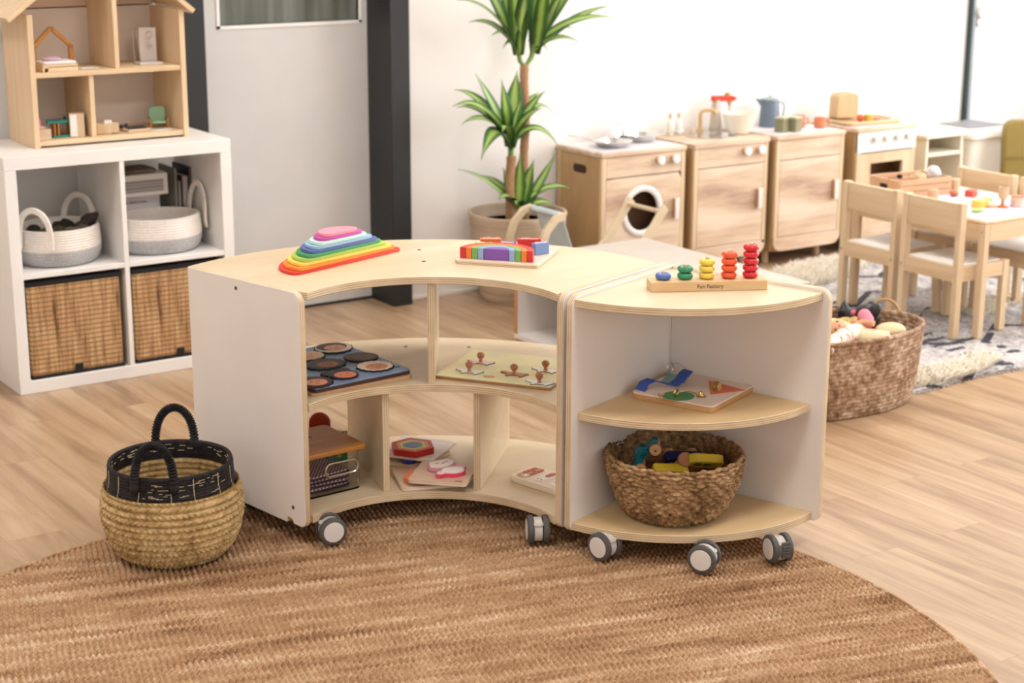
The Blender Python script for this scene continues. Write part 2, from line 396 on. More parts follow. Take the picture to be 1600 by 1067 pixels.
def screw(P, d, parent, name='screw'):
    T = Matrix.Translation(P) @ Vector((0, 0, 1)).rotation_difference(Vector(d)).to_matrix().to_4x4()
    MB().lathe([(.0001, .0012), (.0045, .0012), (.0052, 0)], 14, T=T).build(name, 'screwm', parent, world=True)
col('screwm', (84, 70, 60), .4)
def castor(x, y, ztop, heading, parent, brake=False, base=.008):
    """twin-wheel castor; heading = axle direction angle"""
    k = bpy.data.objects.new('castor', None); C.objects.link(k); k.parent = parent
    k.location = Vector((x, y, 0))-parent.location; k.rotation_euler = (0, 0, heading-parent.rotation_euler.z); k.empty_display_size = .03
    R = .0350; zc = base+R
    b = MB(); b.cyl((.014, 0, ztop-.006), .017, .006, 20); b.cyl((.014, 0, zc+.012), .008, ztop-zc-.015, 14)
    # fork body between the wheels
    b.prism(arc(0, 0, .030, -.35*PI, 1.1*PI, 16)+[(-.02, -.012), (.004, -.024)], -.0105, .0105, T=Matrix.Translation((0, 0, zc)) @ Matrix.Rotation(PI/2, 4, 'X'))
    b.build('fork', 'ltgrey', k, bev=.0015)
    for s in (-1, 1):
        T = Matrix.Translation((0, s*.0125, zc)) @ Matrix.Rotation(-s*PI/2, 4, 'X')
        b = MB(); b.lathe([(.012, 0), (R-.002, 0), (R, .002), (R, .011), (R-.003, .0135), (R-.008, .0145)], 36, mi=0, T=T)
        b.lathe([(R-.0085, .0138), (R-.010, .0152), (.0001, .0165)], 36, mi=1, T=T)
        b.build('wheel', ['greyrub', 'discw'], k)
    if brake:
        b = MB()
        b.box(R+.0035, 0, zc+.008, .006, .022, .04)
        for i in range(4): b.box(R+.0075, 0, zc-.004+i*.007, .003, .018, .0028)
        b.build('brake_pedal', 'greyrub', k, bev=.001)
    return k
def curved_unit():
    un = thing('curved_shelf_unit', 'curved birch plywood shelf on castors with white side panels and two open levels', 'shelf', (2.2, 3.62, 0))
    ZT = .65
    FL, BL = (1.815, 3.548), (1.715, 3.962); FR = (2.322, 3.207); BR = (FR[0]+.452*u.x, FR[1]+.452*u.y)
    cf, rf = (1.9881, 3.2578), .335; cb, rb = (2.0207, 3.3272), .724
    def angle(c, p): return math.atan2(p[1]-c[1], p[0]-c[0])
    def ringpoly(ins):
        # board outline between side panels: ins = inset along front and back
        a0 = angle(cf, (FL[0]+.0088, FL[1])); a1 = angle(cf, FR)
        fr = arc(cf[0], cf[1], rf+ins, a1+.03, a0-.03, 34)
        bk = arc(cb[0], cb[1], rb-.004, angle(cb, BL)-.012, angle(cb, BR)+.012, 34)
        return fr+bk
    for nm, z0, z1, ins in (('top_board', ZT-.02, ZT-.001, .0), ('middle_shelf', .351, .371, .004), ('bottom_shelf', .066, .087, .0)):
        b = MB(); b.prism(ringpoly(ins), z0, z1, 0, 1); b.build(nm, ['birch' if nm != 'bottom_shelf' else 'birch', 'edge'], un, world=True, bev=.0015)
    notch = [(.045, .062), (.05, .072), (.066, .076), (.07, .060)]
    b, ax, L = panel_mesh(FL, BL, .060, ZT+.002, .018, .03, notch)
    o = b.build('side_panel', ['laminate', 'vedge'], un, world=True, bev=.002, uvw=ax)
    b, ax, L = panel_mesh(FR, BR, .060, ZT+.002, .018, .03)
    b.build('side_panel', ['laminate', 'vedge'], un, world=True, bev=.002, uvw=ax)
    dl = Vector((BL[0]-FL[0], BL[1]-FL[1], 0)).normalized(); out = Vector((-dl.y, dl.x, 0))
    for t, z in ((.235, .628), (.045, .105)): screw(Vector((FL[0], FL[1], z))+dl*t+out*.009, out, un)
    rc = Vector((1.931, 3.065, 0))
    def divider(F, B, z0, z1):
        b, ax, L = panel_mesh(F, B, z0, z1, .018, .002)
        b = MB(); F = Vector((F[0], F[1], 0)); B = Vector((B[0], B[1], 0)); d = (B-F).normalized(); L = (B-F).length; q = Vector((-d.y, d.x, 0))
        T = Matrix(((d.x, 0, q.x, F.x), (d.y, 0, q.y, F.y), (0, 1, 0, 0), (0, 0, 0, 1)))
        b.prism([(0, z0), (L, z0), (L, z1), (0, z1)], -.009, .009, 0, 1, T)
        b.build('divider', ['birch', 'vedge'], un, world=True, bev=.001, uvw=(q.x, q.y, 0))
    divider((2.172, 3.548), (2.372, 3.852), .371, ZT-.02)
    divider((2.07, 3.605), (2.153, 3.94), .087, .351)
    divider((2.268, 3.487), (2.535, 3.748), .087, .351)
    for x, y in ((2.245, 3.70), (2.31, 3.83)): screw(Vector((x, y, ZT-.0008)), (0, 0, 1), un)
    for x, y in ((2.44, 3.79), (2.3, 3.89)): screw(Vector((x, y, .3712)), (0, 0, 1), un)
    castor(1.875, 3.545, .068, math.radians(168), un, base=.011)
    castor(2.30, 3.262, .068, math.radians(-118), un, base=.011)
    castor(1.84, 3.87, .068, math.radians(20), un, base=.0)
    castor(2.66, 3.385, .068, math.radians(60), un, base=.0)
    castor(2.27, 3.90, .068, math.radians(10), un, base=.0)
curved_unit()
# ================================================================ CORNER QUARTER-ROUND SHELF
AP = Vector((2.322, 3.207, 0))+nn*.031+u*.44
def corner_unit():
    un = thing('corner_shelf_unit', 'quarter-round birch plywood shelf on castors with white back panels and three levels', 'shelf', (AP.x-.15, AP.y-.15, 0))
    F1 = AP-u*.445; E1 = AP+nn*.455
    b, ax, L = panel_mesh(F1, AP+u*.009, .060, .652, .018, .03)
    b.build('back_panel', ['laminate', 'vedge'], un, world=True, bev=.002, uvw=ax)
    b, ax, L = panel_mesh(E1, AP+nn*.012, .060, .652, .018, .03)
    b.build('back_panel', ['laminate', 'vedge'], un, world=True, bev=.002, uvw=ax)
    a0 = math.atan2(nn.y, nn.x); a1 = math.atan2(-u.y, -u.x)
    if a1 < 0: a1 += 2*PI
    a0 = a0 % (2*PI)
    lo, hi = min(a0, a1), max(a0, a1)
    O = AP-u*.009+nn*.009
    for nm, z0, z1, r in (('top_board', .624, .643, .437), ('middle_shelf', .341, .360, .418), ('bottom_shelf', .064, .084, .437)):
        b = MB(); b.prism([(O.x, O.y)]+arc(O.x, O.y, r-.009, lo, hi, 36), z0, z1, 0, 1)
        b.build(nm, ['birch' if nm == 'top_board' else 'birch_shade', 'edge'], un, world=True, bev=.0015)
    castor(2.375, 3.085, .066, math.radians(-78), un, base=.011)
    castor(2.525, 2.893, .066, math.radians(-58), un, base=.011)
    castor(2.71, 2.838, .066, math.radians(-104), un, True, base=.011)
    castor(AP.x-.05, AP.y-.08, .066, .4, un, base=.0)
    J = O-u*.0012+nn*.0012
    MB().box(J.x, J.y, .353, .003, .003, .52, math.radians(-26)).build('joint_light_line', 'discw', un, world=True)  # thin pale strip stands in for the line of light at the joint
corner_unit()

# ================================================================ RAINBOW STACKER on the curved shelf
def dshape(w, d, r, n=16):
    """half-disc outline, straight edge on y=0 with softened corners"""
    P = []
    for i in range(n+1):
        a = PI*i/n; x = w/2*math.cos(a); y = d*abs(math.sin(a))**.85
        P.append((x, y+.012))
    P += [(-w/2+.006, .0035), (-w/2+.016, 0), (w/2-.016, 0), (w/2-.006, .0035)]
    return P
cols = [('red', (226, 62, 40)), ('orange', (240, 142, 48)), ('yellow', (248, 212, 92)), ('lime green', (170, 200, 90)), ('green', (70, 152, 100)), ('indigo blue', (92, 104, 168)), ('sky blue', (150, 192, 214)), ('pale mint', (204, 232, 226)), ('magenta', (198, 84, 168)), ('pink', (244, 150, 168))]
T0 = math.radians(17)
for i, (n_, c) in enumerate(cols):
    t = i/9; wd = .392-(.392-.118)*t; dp = .135-(.135-.05)*t
    m = col('felt_'+n_.replace(' ', '_'), c, .6)
    b = MB(); b.prism(dshape(wd, dp, 0), 0, .0083)
    pos = ['bottom layer', 'second layer from the bottom', 'third layer from the bottom', 'fourth layer from the bottom', 'fifth layer from the bottom', 'fifth layer from the top', 'fourth layer from the top', 'third layer from the top', 'second layer from the top', 'smallest layer at the top'][i]
    solo(b, 'rainbow_slab', m, '%s half-round slab, %s of the rainbow stack' % (n_, pos), 'stacking toy',
         (2.0795-.018*t*.956+.0*t, 3.787+.004*t, .6492+.0085*i), T0+.02*math.sin(i*2), 'half-round slabs of the rainbow stack', bev=.0012)

# ================================================================ RAINBOW ARCH PUZZLE
def arch_puzzle():
    rz = math.radians(-50); ctr = Vector((2.452, 3.622, .6492)); R = Matrix.Translation(ctr) @ Matrix.Rotation(rz, 4, 'Z')
    brd = thing('arch_puzzle_board', 'square pale wooden puzzle board holding rainbow arches on the curved shelf top', 'puzzle', ctr, rz)
    b = MB(); b.prism(rrect(.222, .222, .012), 0, .005); b.build('base', 'edge', brd, bev=.001)
    b = MB(); b.prism(rrect(.222, .222, .012), .005, .011)
    b.build('rim', col('palepink_ply', (232, 208, 188)), brd, bev=.0012)
    ac = [('purple', (128, 84, 170), 0, .033), ('pale blue', (150, 172, 210), .034, .049), ('green', (118, 176, 92), .050, .065), ('orange', (240, 126, 52), .066, .081), ('red', (208, 48, 44), .082, .097)]
    for n_, c, r0, r1 in ac:
        b = MB()
        sx = 1.0; P = arc(0, 0, r1, 0, PI, 24)
        if r0: P += arc(0, 0, r0, PI, 0, 24)
        P = [(x, y*.88) for x, y in P]
        b.prism(P, 0, .029)
        o = solo(b, 'rainbow_arch', col('arch_'+n_.replace(' ', '_'), c), '%s %s of the upright rainbow puzzle' % (n_, 'half-moon core block' if not r0 else 'arch block'), 'puzzle piece', R @ Vector((-.004, -.092, .0112)), rz, 'arch blocks of the rainbow puzzle', bev=.0012)
    bl = [('orange', (240, 118, 60), -.062, .055, .055, .026), ('green', (120, 180, 96), -.070, .022, .048, .02), ('violet', (112, 84, 176), -.012, .045, .045, .02), ('red', (214, 52, 50), .042, .060, .062, .03), ('blue', (120, 150, 200), .082, .018, .044, .03)]
    for n_, c, x, y, w_, h_ in bl:
        P = [(-w_/2, -.012), (w_/2, -.012), (w_/2, .008)]+[(w_/2-w_*i/8, .010+.004*math.sin(i*1.6)) for i in range(1, 8)]+[(-w_/2, .008)]
        rt_ = thing('cloud_block', '%s block with a pale swirl behind the rainbow arches' % n_, 'puzzle piece', R @ Vector((x, y, .0112)), rz+.9 if n_ == 'blue' else rz+.3, 'cloud blocks of the rainbow puzzle')
        MB().prism(P, 0, h_).build('block', col('cloud_'+n_, c), rt_, bev=.0015)
        MB().prism([(-w_*.36+w_*.72*t_, -.001+.005*math.sin(t_*6)) for t_ in np.linspace(0, 1, 9)]+[(-w_*.36+w_*.72*t_, -.007+.004*math.sin(t_*6)) for t_ in np.linspace(1, 0, 9)], h_, h_+.0006).build('swirl', col('swirl_pale', (246, 214, 206)), rt_)
arch_puzzle()

# ================================================================ RING STACKER
def stacker():
    a = math.radians(-27.9); ctr = Vector((2.672, 3.086, .6432))
    st = thing('counting_stacker', 'beech counting board with five pegs on the corner shelf top', 'stacking toy', ctr, a)
    MB().box(0, 0, .012, .286, .058, .024).build('base', wood('beech', (222, 188, 142), (206, 168, 118), 0, 12, .1), st, bev=.0015)
    text('Fun Factory', .0135, M['black'], st, (.002, -.0293, .0075), (PI/2, 0, 0))
    px = [-.107, -.0535, .0, .0545, .1075]
    cs = [('blue', (84, 116, 188)), ('green', (52, 148, 104)), ('yellow', (240, 212, 84)), ('orange', (240, 92, 48)), ('red', (216, 36, 48))]
    ordn = [['only'], ['upper', 'lower'], ['top', 'middle', 'bottom'], ['top', 'second', 'third', 'bottom'], ['top', 'second', 'middle', 'fourth', 'bottom']]
    for i, x in enumerate(px):
        k = i+1; H = .0166
        MB().cyl((x, .004, .022), .0048, k*H+.006, 14, b=.0015).build('peg', 'chair', st)
        for j in range(k):
            p = Matrix.Rotation(a, 4, 'Z') @ Vector((x, .004, .0243+j*H))+ctr
            prof = [(.0058, .003), (.010, .0008)]+[(.0118+.0075*math.cos(t), .0082+.0078*math.sin(t)) for t in np.linspace(-PI/2, PI/2, 9)]+[(.010, .0155), (.0058, .0135)]
            b = MB(); b.lathe(prof+[prof[0]], 32); 
            b.f = [f for f in b.f if len(f) == 4]; b.m = b.m[:len(b.f)]
            n_, c = cs[i]; o_ = ordn[i][k-1-j]
            lab = '%s wooden ring alone on its peg' % n_ if k == 1 else '%s wooden ring, %s of the %s column' % (n_, o_, n_)
            solo(b, 'counting_ring', col('ring_'+n_, c, .25), lab, 'stacking ring', p, 0, '%s rings on the counting board' % n_)
stacker()
# ================================================================ WOVEN BASKET GENERATOR
def basket_mesh(name, prof, n, fn, mats, parent, sx=1, sy=1, mfn=None):
    """prof: list of (r,z) dense; fn(th, s, side)-> displacement; side -1 inside, +1 outside"""
    P = np.array(prof, float); d = np.gradient(P, axis=0); nrm = np.c_[d[:, 1], -d[:, 0]]; nrm /= np.linalg.norm(nrm, axis=1)[:, None]+1e-9
    s = np.r_[0, np.cumsum(np.hypot(*(np.diff(P, axis=0)).T))]
    th = np.arange(n)*2*PI/n; TH, SS = np.meshgrid(th, s); D = fn(TH, SS, P[:, 1][:, None])
    Rr = P[:, 0][:, None]+nrm[:, 0][:, None]*D; Z = P[:, 1][:, None]+nrm[:, 1][:, None]*D
    Rr = np.maximum(Rr, .0005)
    V = np.stack([Rr*np.cos(TH)*sx, Rr*np.sin(TH)*sy, Z], -1).reshape(-1, 3)
    k = len(P); i = np.arange(n); j = np.arange(k-1)[:, None]
    F = np.stack([j*n+i, j*n+(i+1) % n, (j+1)*n+(i+1) % n, (j+1)*n+i], -1).reshape(-1, 4)
    mi = None
    if mfn is not None: mi = np.repeat([mfn(P[q], q) for q in range(k-1)], n)
    return npmesh(name, V, F, mats, parent, mi)
def resample(pts, ds):
    P = np.array(pts, float); s = np.r_[0, np.cumsum(np.hypot(*(np.diff(P, axis=0)).T))]; t = np.arange(0, s[-1], ds)
    return np.c_[np.interp(t, s, P[:, 0]), np.interp(t, s, P[:, 1])]
def smoothprof(ctrl, n=8):
    P = [Vector((r, z, 0)) for r, z in ctrl]; out = []
    for i in range(len(P)-1):
        p0, p1, p2, p3 = P[max(i-1, 0)], P[i], P[i+1], P[min(i+2, len(P)-1)]
        for k in range(n):
            t = k/n; q = .5*((2*p1)+(p2-p0)*t+(2*p0-5*p1+4*p2-p3)*t*t+(3*p1-p0-3*p2+p3)*t**3); out.append((q.x, q.y))
    out.append((ctrl[-1])); return out
def ropemat(name, stops, s1=60, s2=9, rough=.75):
    m, nt, b = newmat(name, rough, spec=.25)
    v = coords(nt); f = mth(nt, 'ADD', mth(nt, 'MULTIPLY', noise(nt, v, s1, 3, .6), .6), mth(nt, 'MULTIPLY', noise(nt, v, s2, 3, .6), .4))
    nt.links.new(ramp(nt, f, stops), b.inputs['Base Color']); bump(nt, b, noise(nt, v, s1*5, 2), .4, .001); return m
M['seagrass'] = ropemat('braided_seagrass', [(.32, (128, 102, 62)), (.45, (176, 146, 98)), (.58, (208, 180, 130)), (.72, (226, 202, 158))])
M['blackcord'] = ropemat('black_cord', [(.4, (22, 20, 22)), (.62, (44, 40, 42)), (.76, (96, 84, 72))], 90, 30, .6)
M['bowlweave'] = ropemat('twisted_seagrass', [(.33, (72, 50, 32)), (.45, (134, 102, 68)), (.57, (176, 142, 102)), (.69, (208, 180, 140))], 70, 12)
M['toyweave'] = ropemat('brown_rope', [(.36, (108, 78, 54)), (.48, (154, 122, 94)), (.58, (190, 164, 140)), (.70, (224, 210, 196))], 55, 9)
M['cotton'] = ropemat('white_cotton_rope', [(.3, (226, 216, 206)), (.6, (242, 234, 226))], 120, 9)
M['cottongy'] = ropemat('grey_cotton_rope', [(.35, (160, 158, 160)), (.6, (192, 190, 190))], 160, 9)
def braid(row, amp, cnt, amp2, tw=1.0):
    def fn(TH, SS, Z):
        t = SS/row; k = np.floor(t); ph = t-k
        base = amp*(np.abs(np.sin(PI*ph))**.6-.6)
        sg = np.where(k % 2 == 0, 1, -1)
        return base+amp2*np.abs(np.sin(cnt*TH*.5+sg*tw*(ph-.5)*2.2+k*1.7))*np.sin(PI*ph)
    return fn
# jute basket with black band
def floor_basket():
    bk = thing('seagrass_basket', 'round braided seagrass basket with black rim band and two black handles on the jute rug', 'basket', (1.532, 3.712, .011))
    H = .232
    outp = [(.100, .0), (.128, .012), (.150, .045), (.163, .09), (.166, .12), (.162, .155), (.155, .18), (.150, .20), (.1485, H)]
    inn = [(.1405, H), (.142, .20), (.147, .18), (.154, .155), (.157, .12), (.154, .09), (.142, .05), (.118, .022), (.0, .016)]
    po = resample(smoothprof(outp), .0022); pi_ = resample(smoothprof(inn), .003)
    zb = .178
    body = np.array([p for p in po if p[1] < zb]); band = np.array([p for p in po if p[1] >= zb])
    inb = np.array([p for p in pi_ if p[1] >= .19]); inl = np.array([p for p in pi_ if p[1] < .19])
    basket_mesh('body', np.r_[[(0, .001)], body], 520, braid(.0165, .0055, 74, .006, 1.5), 'seagrass', bk)
    basket_mesh('lining', inl[::1], 300, lambda T, S_, Z: -braid(.0165, .004, 60, .003)(T, S_, Z)*-1, 'seagrass', bk)
    basket_mesh('rim_band', np.r_[band, [(.1465, H+.004), (.143, H+.004)], inb], 420, braid(.0075, .0018, 180, .0008), 'blackcord', bk)
    M['straw'] = plain('straw_stitch', (196, 182, 150), .7)
    b = MB()
    random.seed(3)
    for k in range(15):
        a = 2*PI*k/15+.12*random.random()
        for s in range(6):
            z = .182+s*.0085; r = float(np.interp(z, band[:, 1], band[:, 0]))+.0016
            b.box(r*math.cos(a), r*math.sin(a), z, .0012, .0022, .0074, a)
    for k in range(70):
        a = random.random()*2*PI; z = .21+random.random()*.02; r = .1402-.001; L = random.uniform(.006, .016)
        b.box(r*math.cos(a), r*math.sin(a), z, .0012, L, .0012, a)
    for k in range(40):
        a = -2.4+random.random()*1.4; z = .186+random.random()*.04; r = float(np.interp(z, band[:, 1], band[:, 0]))+.0014; L = random.uniform(.006, .018)
        b.box(r*math.cos(a), r*math.sin(a), z, .0012, L, .0011, a)
    b.build('stitching', 'straw', bk)['kind'] = 'stuff'
    for s, (a0, top, half, lean) in enumerate(((math.radians(-128), .094, .046, -.006), (math.radians(62), .096, .048, .012))):
        out = Vector((math.cos(a0), math.sin(a0), 0)); tan = Vector((-out.y, out.x, 0))
        if s == 1: a1 = math.radians(90); 
        P = []
        for i in range(41):
            t = i/40*PI; x = -half*math.cos(t); z = top*math.sin(t)**.8
            P.append(out*(.145+lean*math.sin(t))+tan*x+Vector((0, 0, H-.012+z)))
        R_ = [.0092+.0011*abs(math.sin(i*2.2)) for i in range(41)]
        # helical wrapping: dense rings
        b = MB(); PP = []; RR = []
        N = 164
        for i in range(N+1):
            f = i/N*40; j = min(int(f), 39); q = P[j].lerp(P[j+1], f-j); PP.append(q); RR.append((.0078, .0112, .0116, .0104)[i % 4])
        b.tube(PP, RR, 14)
        for e in (0, 40):
            b.ball(P[e]+out*.001-Vector((0, 0, .008)), (.013, .013, .016), 12, m=8)
        b.build('handle', 'blackcord', bk)
    o = MB().box(0, 0, 0, .12, .09, .012)
    solo(o, 'paper_card', 'white', 'white rounded card lying inside the seagrass basket', 'card', (1.53, 3.66, .16), .5, bev=.004).rotation_euler = (-.5, .3, .4)
floor_basket()
# seagrass bowl on corner unit
def corner_bowl():
    bk = thing('seagrass_bowl', 'round twisted seagrass bowl basket full of toy cars on the lowest corner shelf', 'basket', (2.588, 3.088, .0845))
    H = .155
    outp = [(.0, .002), (.085, .0), (.112, .012), (.134, .04), (.150, .075), (.163, .115), (.168, H)]
    inn = [(.160, H+.002), (.154, .115), (.141, .075), (.124, .04), (.104, .02), (.0, .012)]
    po = resample(smoothprof(outp[1:]), .0018); pi_ = resample(smoothprof(inn), .003)
    rnd = rng.random((64, 256))
    def fn(row, a1, cnt, a2):
        def g(TH, SS, Z):
            t = SS/row+.35*np.sin(TH*7)*.4+.2*np.sin(TH*23+SS*90); k = np.floor(t).astype(int); ph = t-k
            w = cnt*TH/(2*PI)+k*.5; c = np.floor(w).astype(int); fr = w-c
            am = .6+.8*rnd[k % 64, c % 256]
            return a1*(np.abs(np.sin(PI*ph))**.7-.5)+a2*am*np.abs(np.sin(PI*(fr+ph*.6)))*np.sin(PI*ph)
        return g
    basket_mesh('outer_weave', po, 640, fn(.0108, .003, 36, .0065), 'bowlweave', bk)
    basket_mesh('inner_weave', pi_, 360, lambda T, S_, Z: -fn(.0108, .002, 36, .004)(T, S_, Z)*-1, 'bowlweave', bk)
    P = [((.1645)*math.cos(2*PI*i/160), .1645*math.sin(2*PI*i/160), H+.001+.0022*math.sin(i*.9)) for i in range(160)]
    MB().tube(P, [.0055+.0016*math.sin(i*1.9) for i in range(160)], 8, closed=True).build('rim', 'bowlweave', bk)
    # toys inside
    def wheel(b, p, d, r=.0145, w_=.014, mi=0):
        T = Matrix.Translation(p) @ Vector((0, 0, 1)).rotation_difference(Vector(d)).to_matrix().to_4x4()
        b.lathe([(.0025, -w_/2), (r-.002, -w_/2), (r, -w_/2+.002), (r, w_/2-.002), (r-.002, w_/2), (.0025, w_/2)], 24, mi=mi, T=T)
    def toycar(name, label, c, loc, rot, body, wh, cab=None):
        t = thing(name, label, 'toy car', loc); t.rotation_euler = rot
        MB().prism(body, -.013, .013, T=Matrix.Rotation(PI/2, 4, 'X')).build('body', c, t, bev=.003, seg=3)
        for x, z in wh:
            for s in (-1, 1):
                b = MB(); wheel(b, (x, s*.021, z), (0, 1, 0)); b.build('wheel', col('wheel_wood', (214, 164, 116)), t)
                MB().cyl((0, 0, 0), .0028, .002, 10, T=Matrix.Translation((x, s*.0285, z)) @ Matrix.Rotation(-s*PI/2, 4, 'X')).build('axle_cap', 'steel', t)
        return t
    teal = col('teal_paint', (20, 110, 124), .35)
    c1 = toycar('toy_racer', 'teal wooden toy car with natural wheels standing on its nose in the seagrass bowl', teal, (2.520, 3.120, .238), (.15, -1.0, -.75),
                [(-.05, -.004), (-.046, .012), (-.02, .014), (-.008, .026), (.014, .026), (.022, .012), (.05, .008), (.052, -.006)], ((-.032, -.008), (.032, -.008)))
    text('00', .016, M['black'], c1, (0, -.0135, .0), (PI/2, 0, 0), 'number_marking')
    yel = col('yellow_paint', (232, 204, 60), .35)
    c2 = toycar('toy_truck', 'yellow wooden toy truck lying low at the left of the seagrass bowl', yel, (2.560, 3.068, .206), (0.5, .1, -.35), rrect(.09, .022, .006), ((.03, -.006),))
    c3 = thing('toy_bus', 'yellow wooden toy bus body with window holes in the seagrass bowl', 'toy car', (2.645, 3.04, .222)); c3.rotation_euler = (.9, .15, -.35)
    b = MB(); T_ = Matrix.Rotation(PI/2, 4, 'X')
    b.prism([(-.045, -.02), (-.045, .008), (-.03, .02), (.03, .02), (.045, .014), (.045, -.02)], -.012, .012, T=T_); b.build('body', yel, c3, bev=.004, seg=3)
    for x in (-.02, .004): MB().prism(rrect(.018, .016, .003), .0121, .0127, T=Matrix.Translation((x, 0, .002)) @ Matrix.Rotation(PI/2, 4, 'X')).build('window', col('window_dark', (96, 84, 50)), c3)
    c4 = toycar('toy_van', 'dark blue wooden toy car with natural wheels behind the yellow bus in the seagrass bowl', col('navy_paint', (22, 48, 120), .35), (2.640, 3.115, .208), (.75, .1, -.3), rrect(.1, .03, .008), ((-.034, -.01), (.03, -.01)))
    b = MB(); wheel(b, (0, 0, 0), (0, 0, 1), .019, .014)
    solo(b, 'wooden_disc', col('wheel_wood_dark', (186, 128, 84)), 'loose round brown wooden disc with a hole in the seagrass bowl', 'toy', (2.600, 3.062, .226), 0).rotation_euler = (1.05, 0, -.55)
corner_bowl()
# ================================================================ PUZZLES ON THE SHELVES
def face_puzzles():
    rz = math.radians(4.5); ctr = Vector((2.003, 3.785, .3712)); R = Matrix.Translation(ctr) @ Matrix.Rotation(rz, 4, 'Z')
    low = thing('puzzle_board', 'pale wooden puzzle board lying under the blue face puzzle', 'puzzle', R @ Vector((.006, -.004, 0)), rz-.06)
    MB().prism(rrect(.292, .345, .015), 0, .009).build('base', wood('tan_ply', (206, 172, 132), (176, 134, 96), 0, 9, .15), low, bev=.001)
    top = thing('face_puzzle_board', 'slate blue puzzle board with children faces on the left of the middle shelf', 'puzzle', R @ Vector((0, 0, .0095)), rz)
    MB().prism(rrect(.290, .342, .012), 0, .0085).build('base', col('board_edge_dark', (70, 46, 40), .5), top, bev=.0008)
    MB().prism(rrect(.289, .341, .0115), .0085, .0115).build('printed_face', col('slate_blue', (128, 150, 180), .45), top, bev=.0006)
    text('moremo', .018, M['black'], top, (.105, -.135, .0116), (0, 0, 0), 'small_logo')
    skins = [(214, 150, 112), (92, 62, 44), (222, 170, 134), (150, 92, 58), (196, 128, 88), (226, 132, 98), (220, 150, 116)]
    hairs = [(52, 34, 32), (70, 50, 38), (214, 190, 160), (44, 36, 36), (228, 208, 184), (36, 28, 34), (70, 36, 40)]
    nm = ['face with black hair and a white frilly hood at the back', 'dark brown face with short brown hair', 'pale face cut by the left edge of the shelf', 'brown face with a wide wavy dark hair', 'face with a cream headscarf at the right front', 'smiling pinkish face with two black hair buns at the front', 'face with long maroon hair at the front left']
    pos = [(2.086, 3.907), (2.103, 3.785), (1.99, 3.873), (1.992, 3.777), (2.09, 3.690), (1.984, 3.668), (1.892, 3.648)]
    for k, (x, y) in enumerate(pos):
        p = thing('face_puzzle_piece', 'puzzle piece: %s' % nm[k], 'puzzle piece', (x, y, .3927), rz+[.05, -.1, 0, .1, -.15, .1, 0][k], 'face pieces of the blue puzzle')
        p.scale = (1.08, 1.08, 1)
        n = 40; ow = [.0, .0, .0, 1, 0, 0, 0][k]
        P = []
        for i in range(n):
            a = 2*PI*i/n; r = .044+.0022*math.sin(i*2.4)
            if k == 3: r *= 1+.16*abs(math.cos(a))
            if k == 5: r = .037+.0155*max(0, math.sin(a+.0)-.35)*abs(math.cos(a))*4+.001*math.sin(i*2)
            if k == 0: r = .046+.004*abs(math.sin(a*7))*(math.sin(a) < .2)
            if k == 1: r = .041+.0008*math.sin(i*3)
            P.append((r*1.02*math.cos(a), r*math.sin(a)*.98))
        MB().prism(P, 0, .0045).build('edge_piece', col('piece_edge', (30, 28, 36), .6), p)
        P2 = [(x_*.94, y_*.94) for x_, y_ in P]
        MB().prism(P2, .0045, .0052).build('hair', col('face_hair%s' % 'abcdefg'[k], (222, 214, 206) if k == 0 else hairs[k], .5), p)
        if k == 0: MB().prism([(.040*math.cos(2*PI*i/30), .006+.034*math.sin(2*PI*i/30)) for i in range(30)], .0052, .0056).build('dark_hair', col('face_hairblack', (50, 36, 34), .5), p)
        fy = -.008 if k != 0 else -.006
        MB().prism([(.027*math.cos(2*PI*i/30), fy+.0275*math.sin(2*PI*i/30)*(1 if math.sin(2*PI*i/30) < 0 else .8)) for i in range(30)], .0056 if k == 0 else .0052, .006).build('face', col('face_skin%s' % 'abcdefg'[k], skins[k], .5), p)
        b = MB()
        for s in (-1, 1): b.prism([(s*.010+.0022*math.cos(2*PI*i/10), fy+.002+.0026*math.sin(2*PI*i/10)) for i in range(10)], .006, .0063)
        b.prism([(-.008, fy-.011), (0, fy-.0145), (.008, fy-.011), (0, fy-.0125)], .006, .0063); b.prism([(-.0012, fy-.003), (.0012, fy-.003), (0, fy-.007)], .006, .0063)
        b.build('features', col('feature_brown', (66, 38, 32), .5), p)
face_puzzles()
